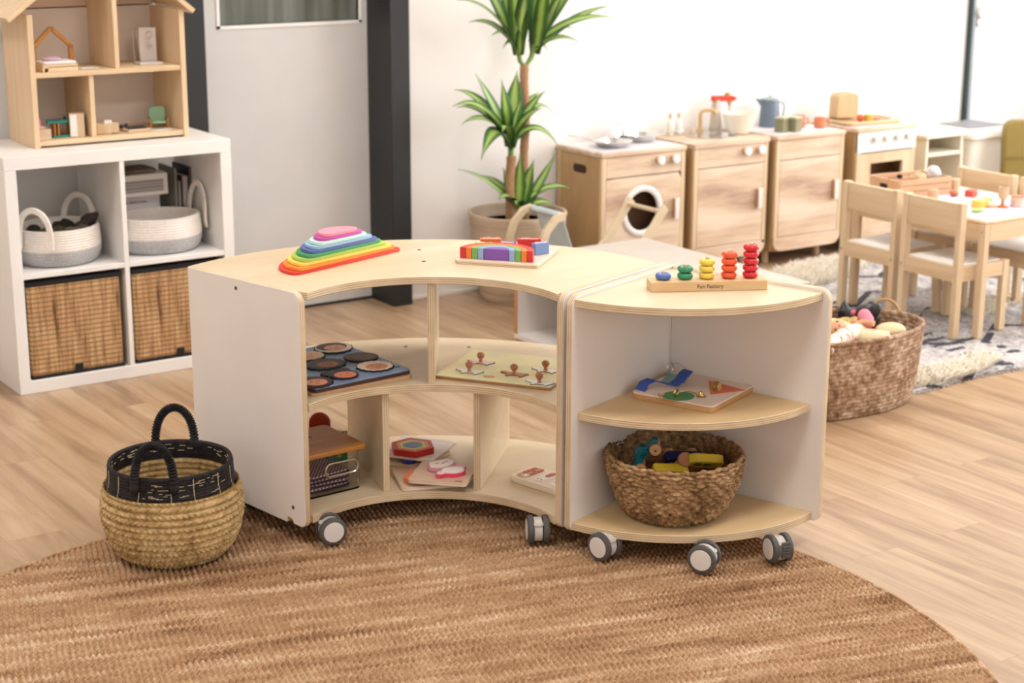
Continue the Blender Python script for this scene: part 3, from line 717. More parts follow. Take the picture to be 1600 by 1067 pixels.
def animal_puzzle():
    dx = math.radians(-54.8); ctr = Vector((2.400, 3.532, .3712)); R = Matrix.Translation(ctr) @ Matrix.Rotation(dx, 4, 'Z')
    t = thing('knob_puzzle_board', 'pale green wooden knob puzzle board with farm animals on the middle shelf', 'puzzle', ctr, dx)
    MB().prism(rrect(.310, .262, .003), 0, .007).build('base', wood('brown_ply', (176, 128, 92), (150, 104, 72), 0, 12, .1), t, bev=.0006)
    m, nt, b = newmat('printed_meadow', .4); v = coords(nt)
    nt.links.new(ramp(nt, noise(nt, v, 14, 3), [(.3, (186, 206, 208)), (.4, (214, 208, 158)), (.6, (226, 214, 160)), (.75, (206, 206, 148))]), b.inputs['Base Color'])
    MB().prism(rrect(.309, .261, .003), .007, .0098).build('printed_face', m, t, bev=.0005)
    b = MB(); b.prism([(-.02+.016*math.cos(2*PI*i/20), -.098+.010*math.sin(2*PI*i/20)) for i in range(20)], .0098, .0102); b.build('hay_print', col('hay_orange', (214, 146, 78)), t)
    names = ['pink pig piece at the back', 'white sheep piece at the left', 'chestnut horse piece in the middle', 'white goat piece at the right', 'white duck piece at the front right']
    cl = [(236, 196, 206), (238, 232, 222), (178, 108, 72), (240, 234, 226), (226, 236, 244)]
    kp = [(2.354, 3.612), (2.280, 3.548), (2.372, 3.470), (2.455, 3.458), (2.360, 3.350)]
    kp = [(2.435, 3.655), (2.295, 3.575), (2.372, 3.515), (2.470, 3.492), (2.388, 3.385)]
    kp = [(2.362, 3.612), (2.290, 3.555), (2.372, 3.472), (2.458, 3.455), (2.380, 3.372)]
    body = [(-.041, .012), (-.036, .019), (-.028, .018), (-.022, .012), (.0, .015), (.020, .013), (.030, .016), (.036, .008), (.031, -.002), (.027, -.010), (.026, -.019), (.019, -.019), (.017, -.010), (-.006, -.011), (-.010, -.019), (-.017, -.019), (-.018, -.008), (-.026, .0), (-.036, .004)]
    for k, (x, y) in enumerate(kp):
        p = thing('animal_piece', '%s of the knob puzzle' % names[k], 'puzzle piece', (x, y, .3812), dx, 'animal pieces of the knob puzzle')
        s = 1.0
        MB().prism([(a*1.04*s, b_*1.06*s) for a, b_ in body], 0, .0012).build('outline', col('outline_ink', (74, 60, 52)), p)
        MB().prism([(a*.98*s, b_*.99*s) for a, b_ in body], .0012, .0020).build('animal_shape', col('animal%d' % k, cl[k]), p)
        MB().lathe([(.0062, .0018), (.0046, .006), (.0044, .010), (.0082, .014), (.0104, .019), (.0094, .0245), (.0055, .0275), (.0001, .0285)], 22).build('knob', col('knob_wood', (186, 122, 88), .3), p)
animal_puzzle()
def lock_board():
    a = math.radians(22); ctr = Vector((2.686, 3.137, .3603)); t = thing('latch_board', 'square wooden latch board with blue strap and brass locks on the corner shelf', 'puzzle', ctr, a)
    R = Matrix.Translation(ctr) @ Matrix.Rotation(a, 4, 'Z'); Ri = R.inverted()
    def L(x, y): q = Ri @ Vector((x, y, ctr.z)); return q.x, q.y
    MB().prism(rrect(.236, .225, .012), 0, .013).build('base', wood('mid_ply', (206, 160, 108), (186, 138, 88), 0, 9, .15), t, bev=.001)
    MB().prism(rrect(.236, .225, .012), .013, .0175).build('pale_face', col('pale_face', (234, 218, 206)), t, bev=.0015)
    gx, gy = L(2.607, 3.103)
    MB().prism([(gx+.040*math.cos(2*PI*i/40), gy+.040*math.sin(2*PI*i/40)) for i in range(40)], .0175, .0181).build('green_circle', col('green_print', (64, 142, 84)), t)
    ox, oy = L(2.725, 3.10)
    MB().prism([L(2.757, 3.165), L(2.680, 3.068), L(2.778, 3.048)], .0175, .0181).build('orange_triangle', col('orange_print', (226, 106, 66)), t)
    bx, by = L(2.70, 3.225)
    MB().box(bx, by, .0178, .075, .060, .0006, .3).build('teal_square', col('teal_print', (128, 184, 182)), t)
    # blue strap draped
    x0, y0 = L(2.66, 3.215)
    PS = [(2.556, 3.188, .3805), (2.580, 3.204, .390), (2.602, 3.202, .396), (2.625, 3.186, .388), (2.645, 3.167, .385), (2.668, 3.172, .392), (2.692, 3.184, .402), (2.715, 3.194, .404)]
    b = MB(); b.bar([Ri @ Vector(q) for q in PS], Matrix.Rotation(-a, 3, 'Z') @ Vector((-.42, .86, .12)), .026, .0032)
    b.build('strap', col('blue_webbing', (54, 88, 176), .7), t, bev=.0006)
    q = Ri @ Vector((2.700, 3.190, .4)); MB().box(q.x, q.y, q.z, .030, .026, .012, .2).build('buckle', col('blue_buckle', (44, 76, 160), .5), t, bev=.003)
    b = MB(); b.tube([(x0+.06+.016*math.cos(q), y0+.022, .036+.016*math.sin(q)) for q in np.linspace(0, 2*PI, 20, endpoint=False)], .0018, 8, closed=True)
    b.tube([(x0+.055, y0+.02, .05), (x0+.075, y0+.006, .048), (x0+.088, y0-.008, .034), (x0+.09, y0-.012, .02)], .0014, 8); b.build('snap_ring', 'steel', t)
    # hook and eye on green circle
    b = MB(); b.tube([(gx-.008+.009*math.cos(q), gy+.002, .028+.009*math.sin(q)) for q in np.linspace(0, 2*PI, 20, endpoint=False)], .0026, 8, closed=True)
    b.build('eye_ring', 'gold', t)
    ex, ey = L(2.642, 3.064)
    MB().tube([(gx-.006, gy, .028), (gx+.02, gy-.016, .029), (ex, ey, .025), (ex+.006, ey, .020)], .0019, 8).build('hook', 'gold', t)
    MB().lathe([(.0001, .001), (.013, .001), (.013, .003), (.008, .005), (.006, .012), (.004, .014), (.0001, .014)], 20, c=(ex+.008, ey, .017)).build('hook_plate', 'gold', t)
    MB().box(gx-.036, gy+.03, .021, .03, .007, .006, .7).box(gx-.03, gy+.025, .025, .012, .006, .004, .4).build('hinge', 'gold', t, bev=.001)
    b = MB(); b.rod((ox-.02, oy-.004, .028), (ox+.03, oy+.012, .028), .0026); b.box(ox-.005, oy, .0195, .05, .014, .003, .3)
    for q in (-.018, -.006, .008): b.tube([(ox+q+.001, oy-.012+q*.3, .018), (ox+q, oy-.008+q*.3, .032), (ox+q, oy+.006+q*.3, .033), (ox+q+.001, oy+.010+q*.3, .018)], .0024, 8)
    b.build('slide_bolt', 'gold', t)
lock_board()
def shelf_bottom():
    # clear container with bamboo lid
    a = math.radians(3); ctr = Vector((1.945, 3.755, .0875)); t = thing('lidded_container', 'clear plastic container with a bamboo lid at the left of the bottom shelf', 'container', ctr, a)
    g = bpy.data.materials.new('clear_plastic'); g.use_nodes = True; bs = g.node_tree.nodes['Principled BSDF']
    bs.inputs['Transmission Weight'].default_value = 1; bs.inputs['Roughness'].default_value = .03; bs.inputs['IOR'].default_value = 1.2; bs.inputs['Base Color'].default_value = (.97, .97, .96, 1)
    o_ = rrect(.165, .19, .02, 6); b = MB()
    n = len(o_)
    V = []; F = []
    lay = [(1, .0), (1.02, .105), (.985, .105), (.965, .004)]
    for s, z in lay: V += [(x*s, y*s, z) for x, y in o_]
    for k in range(3):
        for i in range(n): F.append((k*n+i, k*n+(i+1) % n, (k+1)*n+(i+1) % n, (k+1)*n+i))
    F.append(list(range(n))[::-1]); F.append([3*n+i for i in range(n)])
    b.add(V, F); b.build('tub', g, t)
    MB().prism(rrect(.190, .206, .016), .1055, .1175).build('lid', 'orangewood', t, bev=.003, seg=3)
    MB().prism(rrect(.04, .014, .006), .1176, .118, T=Matrix.Translation((-.01, .03, 0))).build('lid_slot', col('slot_brown', (90, 52, 24)), t)
    b = MB(); P = rrect(.095, .034, .014, 4)
    b.tube([(x+.018, -.103, z+.068) for x, z in P], .0024, 8, closed=True); b.build('handle', 'steel', t)
    R = Matrix.Translation(ctr) @ Matrix.Rotation(a, 4, 'Z')
    m, nt, bs = newmat('patterned_cloth', .9); v = coords(nt); w1 = nd(nt, 'ShaderNodeTexChecker'); w1.inputs['Scale'].default_value = 180; nt.links.new(v, w1.inputs[0]); w1.inputs[1].default_value = lin((226, 204, 210)); w1.inputs[2].default_value = lin((98, 70, 78)); nt.links.new(w1.outputs[0], bs.inputs['Base Color'])
    M['clothedge'] = plain('dark_hem', (58, 38, 40), .9)
    for k in range(4):
        q = thing('cloth_square', 'checked pink brown cloth square, %s in the clear container' % ['lowest', 'second from bottom', 'third from bottom', 'topmost'][k], 'cloth', R @ Vector((-.004, -.006, .0055+k*.0112)), a+[.05, -.06, .04, .1][k], 'cloth squares in the clear container')
        MB().prism(rrect(.128, .135, .01), 0, .0045).build('backing', 'clothedge', q, bev=.0015)
        MB().prism(rrect(.124, .131, .01), .0045, .009).build('cloth', m, q, bev=.002)
    # red arch board and green board standing behind
    red = col('dark_red_lacquer', (168, 52, 30), .25)
    b = MB(); b.prism([(-.029, 0), (.029, 0)]+arc(0, .105, .029, 0, PI, 14), -.007, .007, T=Matrix.Rotation(PI/2, 4, 'X'))
    solo(b, 'arched_block', red, 'tall glossy dark red arched wooden block standing behind the clear container', 'toy block', (2.045, 3.915, .088), math.radians(-35), bev=.004, seg=3)
    m2, nt, bs = newmat('picture_card', .4); nt.links.new(ramp(nt, noise(nt, coords(nt), 30, 2), [(.38, (36, 98, 160)), (.45, (70, 150, 96)), (.55, (196, 210, 170)), (.65, (180, 70, 60))], 'CONSTANT'), bs.inputs['Base Color'])
    solo(MB().box(0, 0, .045, .07, .006, .09), 'picture_board', m2, 'small green and blue picture board standing between the clear container and the divider', 'puzzle', (2.065, 3.872, .088), math.radians(-30), bev=.001)
    # dinosaur board, hexagon board, kitten board, animal board
    pk = col('pink_beige_ply', (226, 194, 166)); pe = col('pale_ply_edge', (238, 220, 196))
    def board(name, label, c, rot, w_, h_, th=.010, r=.012):
        q = thing(name, label, 'puzzle', c, rot[2]); q.rotation_euler = rot
        MB().prism(rrect(w_, h_, r), 0, th*.6).build('base', pe, q, bev=.001)
        MB().prism(rrect(w_, h_, r), th*.6, th).build('face', pk if name != 'hexagon_board' else col('white_ply', (244, 236, 232)), q, bev=.001)
        return q
    def piece(q, name, label, P, lx, ly, h, c, rz, grp, z0=.0105, face=None):
        Mw = Matrix.LocRotScale(q.location, q.rotation_euler, None)
        p = Mw @ Vector((lx, ly, z0)); o = MB().prism(P, 0, h).build(name, c, None, bev=.002); o.location = p
        o.rotation_euler = (q.rotation_euler.to_matrix() @ Matrix.Rotation(rz, 3, 'Z')).to_euler(); tag(o, label, 'puzzle piece', grp); return o
    d = board('dinosaur_board', 'pinkish wooden board with green and orange dinosaur pieces under the kitten board', (2.205, 3.628, .0878), (0, 0, math.radians(-20)), .165, .165)
    dn = [(-.03, -.02), (-.02, -.024), (-.014, -.008), (.004, -.008), (.008, -.024), (.018, -.022), (.018, 0), (.034, .006), (.03, .022), (.014, .02), (0, .018), (-.02, .016), (-.04, .004), (-.034, -.006)]
    piece(d, 'dinosaur_piece', 'orange dinosaur piece peeking out beside the kitten board', dn, -.043, -.018, .011, col('orange_gloss', (238, 112, 40), .3), 1.0, 'dinosaur board pieces')
    piece(d, 'dinosaur_piece', 'lime green ring piece behind the orange dinosaur piece', arc(0, 0, .018, 0, 1.7*PI, 14)+arc(0, 0, .009, 1.7*PI, 0, 14), -.005, .025, .011, col('lime_gloss', (158, 204, 76), .3), 0, 'dinosaur board pieces')
    piece(d, 'dinosaur_piece', 'lime green piece under the front corner of the kitten board', arc(0, 0, .017, 0, 2*PI-.1, 18), .008, -.055, .008, col('lime_gloss', (158, 204, 76), .3), 0, 'dinosaur board pieces')
    h2 = board('dinosaur_board', 'lower tan wooden board with blue and red pieces under the white hexagon board', (2.262, 3.785, .0878), (0, 0, math.radians(30)), .16, .14)
    piece(h2, 'round_piece', 'dark blue round piece under the white hexagon board', arc(0, 0, .022, 0, 2*PI-.1, 20), -.058, -.014, .009, col('navy_gloss', (40, 52, 148), .3), 0, 'pieces under the hexagon board')
    piece(h2, 'round_piece', 'red round piece under the white hexagon board', arc(0, 0, .02, 0, 2*PI-.1, 20), -.03, -.048, .009, col('red_gloss', (200, 36, 40), .3), 0, 'pieces under the hexagon board')
    hx = board('hexagon_board', 'white square board holding the nested hexagon puzzle', (2.275, 3.79, .1078), (0, 0, math.radians(35.5)), .168, .158, .007, .004)
    H = [(.062, (196, 44, 36), 'red outermost'), (.049, (238, 148, 74), 'orange second'), (.039, (240, 216, 120), 'yellow third'), (.029, (72, 170, 160), 'teal fourth'), (.0215, (112, 122, 180), 'blue innermost')]
    for k, (r, c, nmx) in enumerate(H):
        P = [(r*math.cos(PI/3*i), r*math.sin(PI/3*i)) for i in range(6)]
        b = MB()
        if k < 4:
            r_in = H[k+1][0]+.0008; Q = [(r_in*math.cos(PI/3*i), r_in*math.sin(PI/3*i)) for i in range(6)]
            V = [(x, y, z) for z in (0, .018) for x, y in P]+[(x, y, z) for z in (0, .018) for x, y in Q]
            F = []
            for i in range(6):
                j = (i+1) % 6; F += [(i, j, 6+j, 6+i), (12+j, 12+i, 18+i, 18+j), (6+i, 6+j, 18+j, 18+i), (j, i, 12+i, 12+j)]
            b.add(V, F)
        else: b.prism(P, 0, .018)
        o = b.build('hexagon_ring', col('hex%d' % k, c, .35), None, bev=.0008); o.location = (2.248, 3.772, .1152); o.rotation_euler = (0, 0, .1)
        tag(o, '%s hexagon %s of the nested hexagon puzzle' % (nmx, 'ring' if k < 4 else 'block'), 'puzzle piece', 'nested hexagon rings')
    kt = board('kitten_board', 'pinkish wooden board with a raised pink kitten puzzle at the front of the bottom shelf', (2.226, 3.578, .1085), (math.radians(1.0), math.radians(-.5), math.radians(-47)), .155, .155, .009)
    text('moly', .010, M['black'], kt, (.055, -.065, .0092), (0, 0, 0), 'small_mark')
    W_ = col('cream_gloss', (250, 236, 226), .3); PK = col('pink_gloss', (240, 156, 190), .3); RP = col('raspberry_gloss', (230, 66, 104), .3)
    hd = [(.036*math.cos(2*PI*i/40)*(1+.04*math.sin(i*1.57)), .023*math.sin(2*PI*i/40)+(.012 if i in (5, 15) else 0)) for i in range(40)]
    Mw = Matrix.LocRotScale(kt.location, kt.rotation_euler, None)
    def kp(nm, lab, lx, ly, P, layers, rz):
        q = thing(nm, lab, 'puzzle piece', Mw @ Vector((lx, ly, .0095)), kt.rotation_euler.z+rz, 'kitten puzzle pieces')
        z = 0
        for pn, h_, m_, s in layers: MB().prism([(x*s, y*s) for x, y in P], z, z+h_).build(pn, m_, q, bev=.0012); z += h_
        return q
    q = kp('kitten_piece', 'white smiling kitten head piece on a pink layer', -.012, .022, hd, (('pink_layer', .009, PK, 1.08), ('white_layer', .007, W_, 1.0)), .8)
    b = MB()
    for s in (-1, 1): b.tube([(s*.014-.005, .001, .0163), (s*.014, -.003, .0163), (s*.014+.005, .001, .0163)], .0008, 6)
    b.tube([(-.004, -.008, .0163), (0, -.005, .0163), (.004, -.008, .0163)], .0008, 6); b.build('features', col('feature_brown', (66, 38, 32), .5), q)
    tl = [(.03*math.cos(2*PI*i/36)+.008, .02*math.sin(2*PI*i/36)) for i in range(20)]+[(-.034, -.004), (-.038, -.012), (-.028, -.018), (-.014, -.012)]+[(.03*math.cos(2*PI*i/36)+.008, .02*math.sin(2*PI*i/36)) for i in range(26, 36)]
    kp('kitten_piece', 'white kitten tail piece on a raspberry red layer', .022, -.024, tl, (('red_layer', .010, RP, 1.06), ('white_layer', .006, W_, 1.0)), .5)
    kp('kitten_piece', 'pink kitten body piece between head and tail', .032, .018, [(.022*math.cos(2*PI*i/24), .016*math.sin(2*PI*i/24)) for i in range(24)], (('pink_layer', .009, PK, 1.0),), .8)
    an = thing('animal_board', 'cream wooden board with rounded animal pictures at the right of the bottom shelf', 'puzzle', (2.452, 3.385, .0878), math.radians(12.5))
    MB().prism(rrect(.105, .262, .02), 0, .009).build('base', pe, an, bev=.001); MB().prism(rrect(.105, .262, .02), .009, .015).build('face', col('cream_face', (240, 224, 202)), an, bev=.001)
    def prt(nm, c, P, x, y, rz=0, z=.015):
        T = Matrix.Translation((x, y, 0)) @ Matrix.Rotation(rz, 4, 'Z'); MB().prism(P, z, z+.0012, T=T).build(nm, c, an)
    prt('fox_print', col('tan_print', (204, 154, 96)), rrect(.085, .036, .016), .0, .098)
    prt('fox_stripe', col('red_print', (198, 80, 56)), rrect(.05, .012, .004), .012, .11, 0, .0162); prt('fox_stripe', col('red_print', (198, 80, 56)), rrect(.05, .010, .004), .014, .087, 0, .0162)
    prt('muzzle_print', col('cream_gloss', (250, 236, 226)), rrect(.018, .018, .008), -.027, .092, 0, .0163)
    prt('deer_print', col('cream_gloss', (250, 236, 226)), rrect(.07, .036, .017), .0, .045); prt('deer_patch', col('rust_print', (190, 96, 72)), rrect(.035, .016, .008), .02, .045, 0, .0162)
    prt('bird_print', col('cream_gloss', (250, 236, 226)), rrect(.07, .04, .018), .0, -.01); prt('bird_patch', col('paleblue_print', (170, 196, 210)), rrect(.06, .018, .008), .004, -.02, 0, .0162)
    prt('bear_print', col('tan_print', (204, 154, 96)), rrect(.07, .036, .016), .0, -.065)
    b = MB()
    for x, y in ((-.03, .095), (.01, .099), (.012, .094), (-.024, .05), (-.024, .038), (-.014, -.003)): b.cyl((x, y, .0174), .0024, .0004, 10)
    b.build('eye_dots', 'black', an)
shelf_bottom()

# ================================================================ WHITE CUBE SHELF
KX, KY, KW, KD = 1.663, 5.232, .765, .39
def cube_shelf():
    t = thing('cube_shelf', 'white two by two cube shelf against the back wall', 'shelf', (KX+KW/2, KY+KD/2, 0))
    x0, x1, y0, y1 = KX, KX+KW, KY, KY+KD; w_ = 'white'
    MB().bb(x0, x1, y0, y1, .722, .765).build('top_board', w_, t, world=True, bev=.002)
    MB().bb(x0+.002, x1-.002, y0, y1, 0, .042).build('bottom_board', w_, t, world=True, bev=.002)
    for a in (x0, x1-.038): MB().bb(a, a+.038, y0, y1, .042, .722).build('side_board', w_, t, world=True, bev=.002)
    MB().bb(x0+KW/2-.008, x0+KW/2+.008, y0+.001, y1, .042, .722).build('upright_divider', w_, t, world=True, bev=.001)
    for a in (x0+.038, x0+KW/2+.008): MB().bb(a, a+.3365, y0+.001, y1, .374, .390).build('shelf_board', w_, t, world=True, bev=.001)
cube_shelf()
def bamboo_mat():
    m, nt, b = newmat('bamboo_slats', .6); tc = nd(nt, 'ShaderNodeTexCoord'); sp = nd(nt, 'ShaderNodeSeparateXYZ'); nt.links.new(tc.outputs['Object'], sp.inputs[0])
    v = coords(nt, (1, 1, .06)); n = noise(nt, v, 95, 3, .7); n2 = noise(nt, v, 28, 2, .5)
    f = mth(nt, 'ADD', mth(nt, 'MULTIPLY', n, .6), mth(nt, 'MULTIPLY', n2, .4))
    c = ramp(nt, f, [(.38, (84, 54, 32)), (.44, (168, 122, 80)), (.55, (200, 158, 112)), (.7, (220, 188, 146))])
    z = sp.outputs[2]; fr = mth(nt, 'FRACT', mth(nt, 'MULTIPLY', z, 1/.0155)); th = mth(nt, 'LESS_THAN', fr, .26)
    pr = mth(nt, 'GREATER_THAN', mth(nt, 'FRACT', mth(nt, 'ADD', mth(nt, 'MULTIPLY', sp.outputs[0], 1/.0075), mth(nt, 'MULTIPLY', mth(nt, 'FLOOR', mth(nt, 'MULTIPLY', z, 1/.0155)), .5))), .22)
    k = mth(nt, 'MULTIPLY', mth(nt, 'MULTIPLY', th, pr), .9)
    nt.links.new(mixc(nt, k, c, (74, 76, 44)), b.inputs['Base Color']); bump(nt, b, n, .5, .003); return m
M['bamboo'] = bamboo_mat()
def bamboo_box(x0, x1, label, tilt):
    t = thing('woven_storage_box', label, 'storage box', ((x0+x1)/2, KY+.19, .0425), tilt, 'bamboo storage boxes in the cube shelf'); w_ = (x1-x0)/2; d = .18; H = .315
    V = []; F = []; nz, nx = 14, 40
    b = MB(); b.box(0, 0, H/2+.002, 2*w_-.006, 2*d, H-.008); b.build('body', 'bamboo', t, bev=.012, seg=3)
    b = MB()
    b.box(0, 0, H-.004, 2*w_, 2*d+.004, .016); b.build('top_binding', 'black', t, bev=.003)
    b = MB(); b.box(0, 0, .004, 2*w_-.002, 2*d+.003, .008); b.build('bottom_binding', 'black', t, bev=.002)
    MB().box(.0, -d-.002, .018, .026, .005, .028).build('pull_tab', 'black', t, bev=.001)
bamboo_box(1.708, 2.025, 'woven bamboo storage box with black trim in the lower left cube', .0)
bamboo_box(2.062, 2.38, 'woven bamboo storage box with black trim in the lower right cube', .0)
def rope_basket(x, y, a, b_, rz, label, hh):
    t = thing('rope_basket', label, 'basket', (x, y, .391), rz, 'white and grey rope baskets in the cube shelf'); H = .118
    outp = [(.78, .0), (.9, .006), (.985, .03), (1.0, .06), (.985, .09), (.97, H)]
    inn = [(.91, H+.001), (.93, .09), (.94, .06), (.92, .03), (.84, .010), (.0, .007)]
    sc = lambda P: [(r*a, z) for r, z in P]
    sy = b_/a
    po = resample(smoothprof(sc(outp)), .0016); pi_ = resample(smoothprof(sc(inn)), .003)
    fn = lambda T, S_, Z: .0022*(np.abs(np.sin(PI*(Z+.0)/.0085))**.6-.5)+.0006*np.sin(T*150)
    basket_mesh('lower_grey_coils', np.r_[[(0, .001)], po[po[:, 1] < .052]], 260, fn, 'cottongy', t, 1, sy)
    basket_mesh('upper_white_coils', po[po[:, 1] >= .050], 260, fn, 'cotton', t, 1, sy)
    basket_mesh('lining', np.r_[[po[-1]], pi_], 260, lambda T, S_, Z: .0012*np.sin(2*PI*S_/.009), 'cotton', t, 1, sy)
    for k, s in enumerate((-1, 1)):
        P = []
        for i in range(25):
            q = PI*i/24; P.append((s*(a*.97+.004+.006*math.sin(q)), -.055*math.cos(q), H-.03+(hh if i not in (0, 24) else .0)*math.sin(q)**.7+.0*i))
        P = [(s*(a*1.0+.004), -.055, H-.055)]+P+[(s*(a*1.0+.004), .055, H-.055)]
        MB().bar(P, (s, 0, 0), .009, .020).build('handle', 'cotton', t, bev=.003, seg=2)
rope_basket(1.876, 5.392, .146, .134, math.radians(42), 'white and grey rope basket holding dark wooden pieces in the upper left cube', .102)
rope_basket(2.222, 5.385, .148, .128, math.radians(4), 'empty looking white and grey rope basket in the upper right cube', .12)
def pods():
    for k, (x, y, z, rx, rz, L, c, lab) in enumerate(((1.80, 5.40, .49, .4, .9, .036, (48, 40, 30), 'dark rounded seed pod at the left of the rope basket'), (1.862, 5.36, .487, .1, .2, .075, (86, 82, 44), 'olive green seed pod in the middle of the rope basket'), (1.905, 5.41, .497, .5, .4, .05, (40, 38, 36), 'black crinkled seed pod behind the olive one'), (1.93, 5.33, .489, .2, .1, .06, (104, 88, 70), 'brown grey seed pod beside the olive one'), (1.965, 5.365, .51, -.5, .5, .065, (66, 54, 50), 'long dark brown seed pod leaning on the right rim'))):
        b = MB(); b.ball((0, 0, 0), (L, .022, .020), 18, m=10)
        b.v = [(x_+.0, y_*(1+.35*math.sin(x_*160)), z_*(1+.25*math.sin(x_*110+y_*90))) for x_, y_, z_ in b.v]
        o = solo(b, 'seed_pod', col('pod%d' % k, c, .8, var=.35, vs=60), lab, 'seed pod', (x, y, z), rz, 'seed pods in the rope basket'); o.rotation_euler = (rx, -.35 if k == 4 else .1, rz)
pods()
def books():
    x0, y0 = 2.115, 5.528
    t = thing('storage_case', 'white lower box marked in black lettering behind the right rope basket', 'box', (x0+.07, y0+.042, .391), 0)
    MB().box(0, 0, .0835, .205, .10, .167).build('body', plain('pale_card', (232, 224, 222), .5, var=.02), t, bev=.002)
    text('Doll House Bathroom', .0150, M['black'], t, (-.012, -.0502, .134), (PI/2, 0, 0)); MB().box(.02, -.0505, .10, .03, .001, .005).build('small_print', 'greyrub', t)
    t = thing('storage_case', 'white upper case with grey slatted front stacked on the lettered box', 'box', (x0+.075, y0+.012, .5585), 0)
    MB().box(0, 0, .037, .215, .155, .074).build('body', plain('case_white', (232, 226, 218), .4, var=.02), t, bev=.003)
    for i in range(4): MB().box(.0, -.0785, .018+i*.0105, .18, .003, .0082).build('slat', plain('slat_grey%d' % i, (176-14*(i % 2), 166-14*(i % 2), 164-14*(i % 2)), .6), t)
    solo(MB().prism(rrect(.17, .12, .02), 0, .012), 'folded_cloth', plain('taupe_cloth', (140, 120, 100), .9, var=.3, vs=40, bs=60), 'folded taupe cloth on top of the slatted white case', 'cloth', (x0+.07, y0+.012, .6335), .05, bev=.004)
    for k, (x, th, h, c, tilt, lab) in enumerate(((2.345, .010, .205, (120, 104, 110), .0, 'thin purple grey book beside the boxes in the upper right cube'), (2.366, .024, .222, (96, 70, 60), 0, 'brown book with pale page block in the upper right cube'), (2.3845, .008, .25, (34, 34, 40), .0, 'black thin book at the right end of the upper right cube'), (2.332, .008, .25, (150, 146, 132), .0, 'pale grey folder left of the books in the upper right cube'))):
        b = thing('picture_book', lab, 'book', (x, 5.545, .391), 0, 'books in the upper right cube'); b.rotation_euler = (0, -tilt, 0)
        MB().bb(-th/2, -th/2+.002, -.07, .07, 0, h).bb(th/2-.002, th/2, -.07, .07, 0, h).bb(-th/2, th/2, .068, .07, 0, h).build('cover', col('cover%d' % k, c), b)
        MB().bb(-th/2+.002, th/2-.002, -.066, .068, .003, h-.003).build('pages', col('pages', (206, 198, 186), .8), b)
books()

# ================================================================ DOLLHOUSE
def dollhouse():
    z = .7655; x0, x1, yf, yb = 1.808, 2.335, 5.352, 5.60
    t = thing('dollhouse', 'open pine dollhouse with a gabled roof on top of the white cube shelf', 'dollhouse', ((x0+x1)/2, (yf+yb)/2, z))
    W_ = dict(world=True, bev=.0015)
    for a in (x0, x1-.018): MB().bb(a, a+.018, yf, yb, z, 1.185).build('side_wall', 'pine', t, **W_)
    MB().bb(x0+.018, x1-.018, yf+.006, yb, z+.006, z+.022).build('ground_floor', 'pinex', t, **W_)
    MB().bb(x0+.018, x1-.018, yf+.004, yb, .987, 1.003).build('upper_floor', 'pinex', t, **W_)
    MB().bb(x0+.018, x1-.018, yb-.005, yb, z+.02, 1.19).build('back_wall', plain('dollhouse_backing', (222, 208, 194), .7, var=.03), t, world=True)
    MB().bb(2.002, 2.018, yf+.012, yb-.005, z+.022, .987).build('room_divider', 'pine', t, **W_)
    MB().bb(2.095, 2.111, yf+.016, yb-.005, 1.003, 1.34).build('room_divider', 'pine', t, **W_)
    # gable back
    xm = (x0+x1)/2; zr = 1.41
    MB().prism([(x0+.003, 1.186), (x1-.003, 1.186), (x1-.003, 1.192), (xm, zr-.004), (x0+.003, 1.212)], 0, .005, T=Matrix.Translation((0, yb, 0)) @ Matrix.Rotation(PI/2, 4, 'X')).build('gable_board', plain('gable_card', (212, 184, 160), .7, var=.03), t, world=True)
    for s in (-1, 1):
        xe = x0-.062 if s < 0 else x1+.022; ze = 1.166 if s < 0 else 1.172
        d = Vector((xm-xe, 0, zr-ze)).normalized(); L = Vector((xm-xe, 0, zr-ze)).length; q = Vector((-d.z, 0, d.x)) if s < 0 else Vector((d.z, 0, -d.x))
        T = Matrix(((d.x, 0, q.x, xe), (0, 1, 0, 0), (d.z, 0, q.z, ze), (0, 0, 0, 1)))
        b = MB(); b.bb(0, L, yf-.022, yb+.005, 0, .016, T=T); b.build('roof_board', 'piney' if False else 'pinex', t, world=True, bev=.001)
dollhouse()
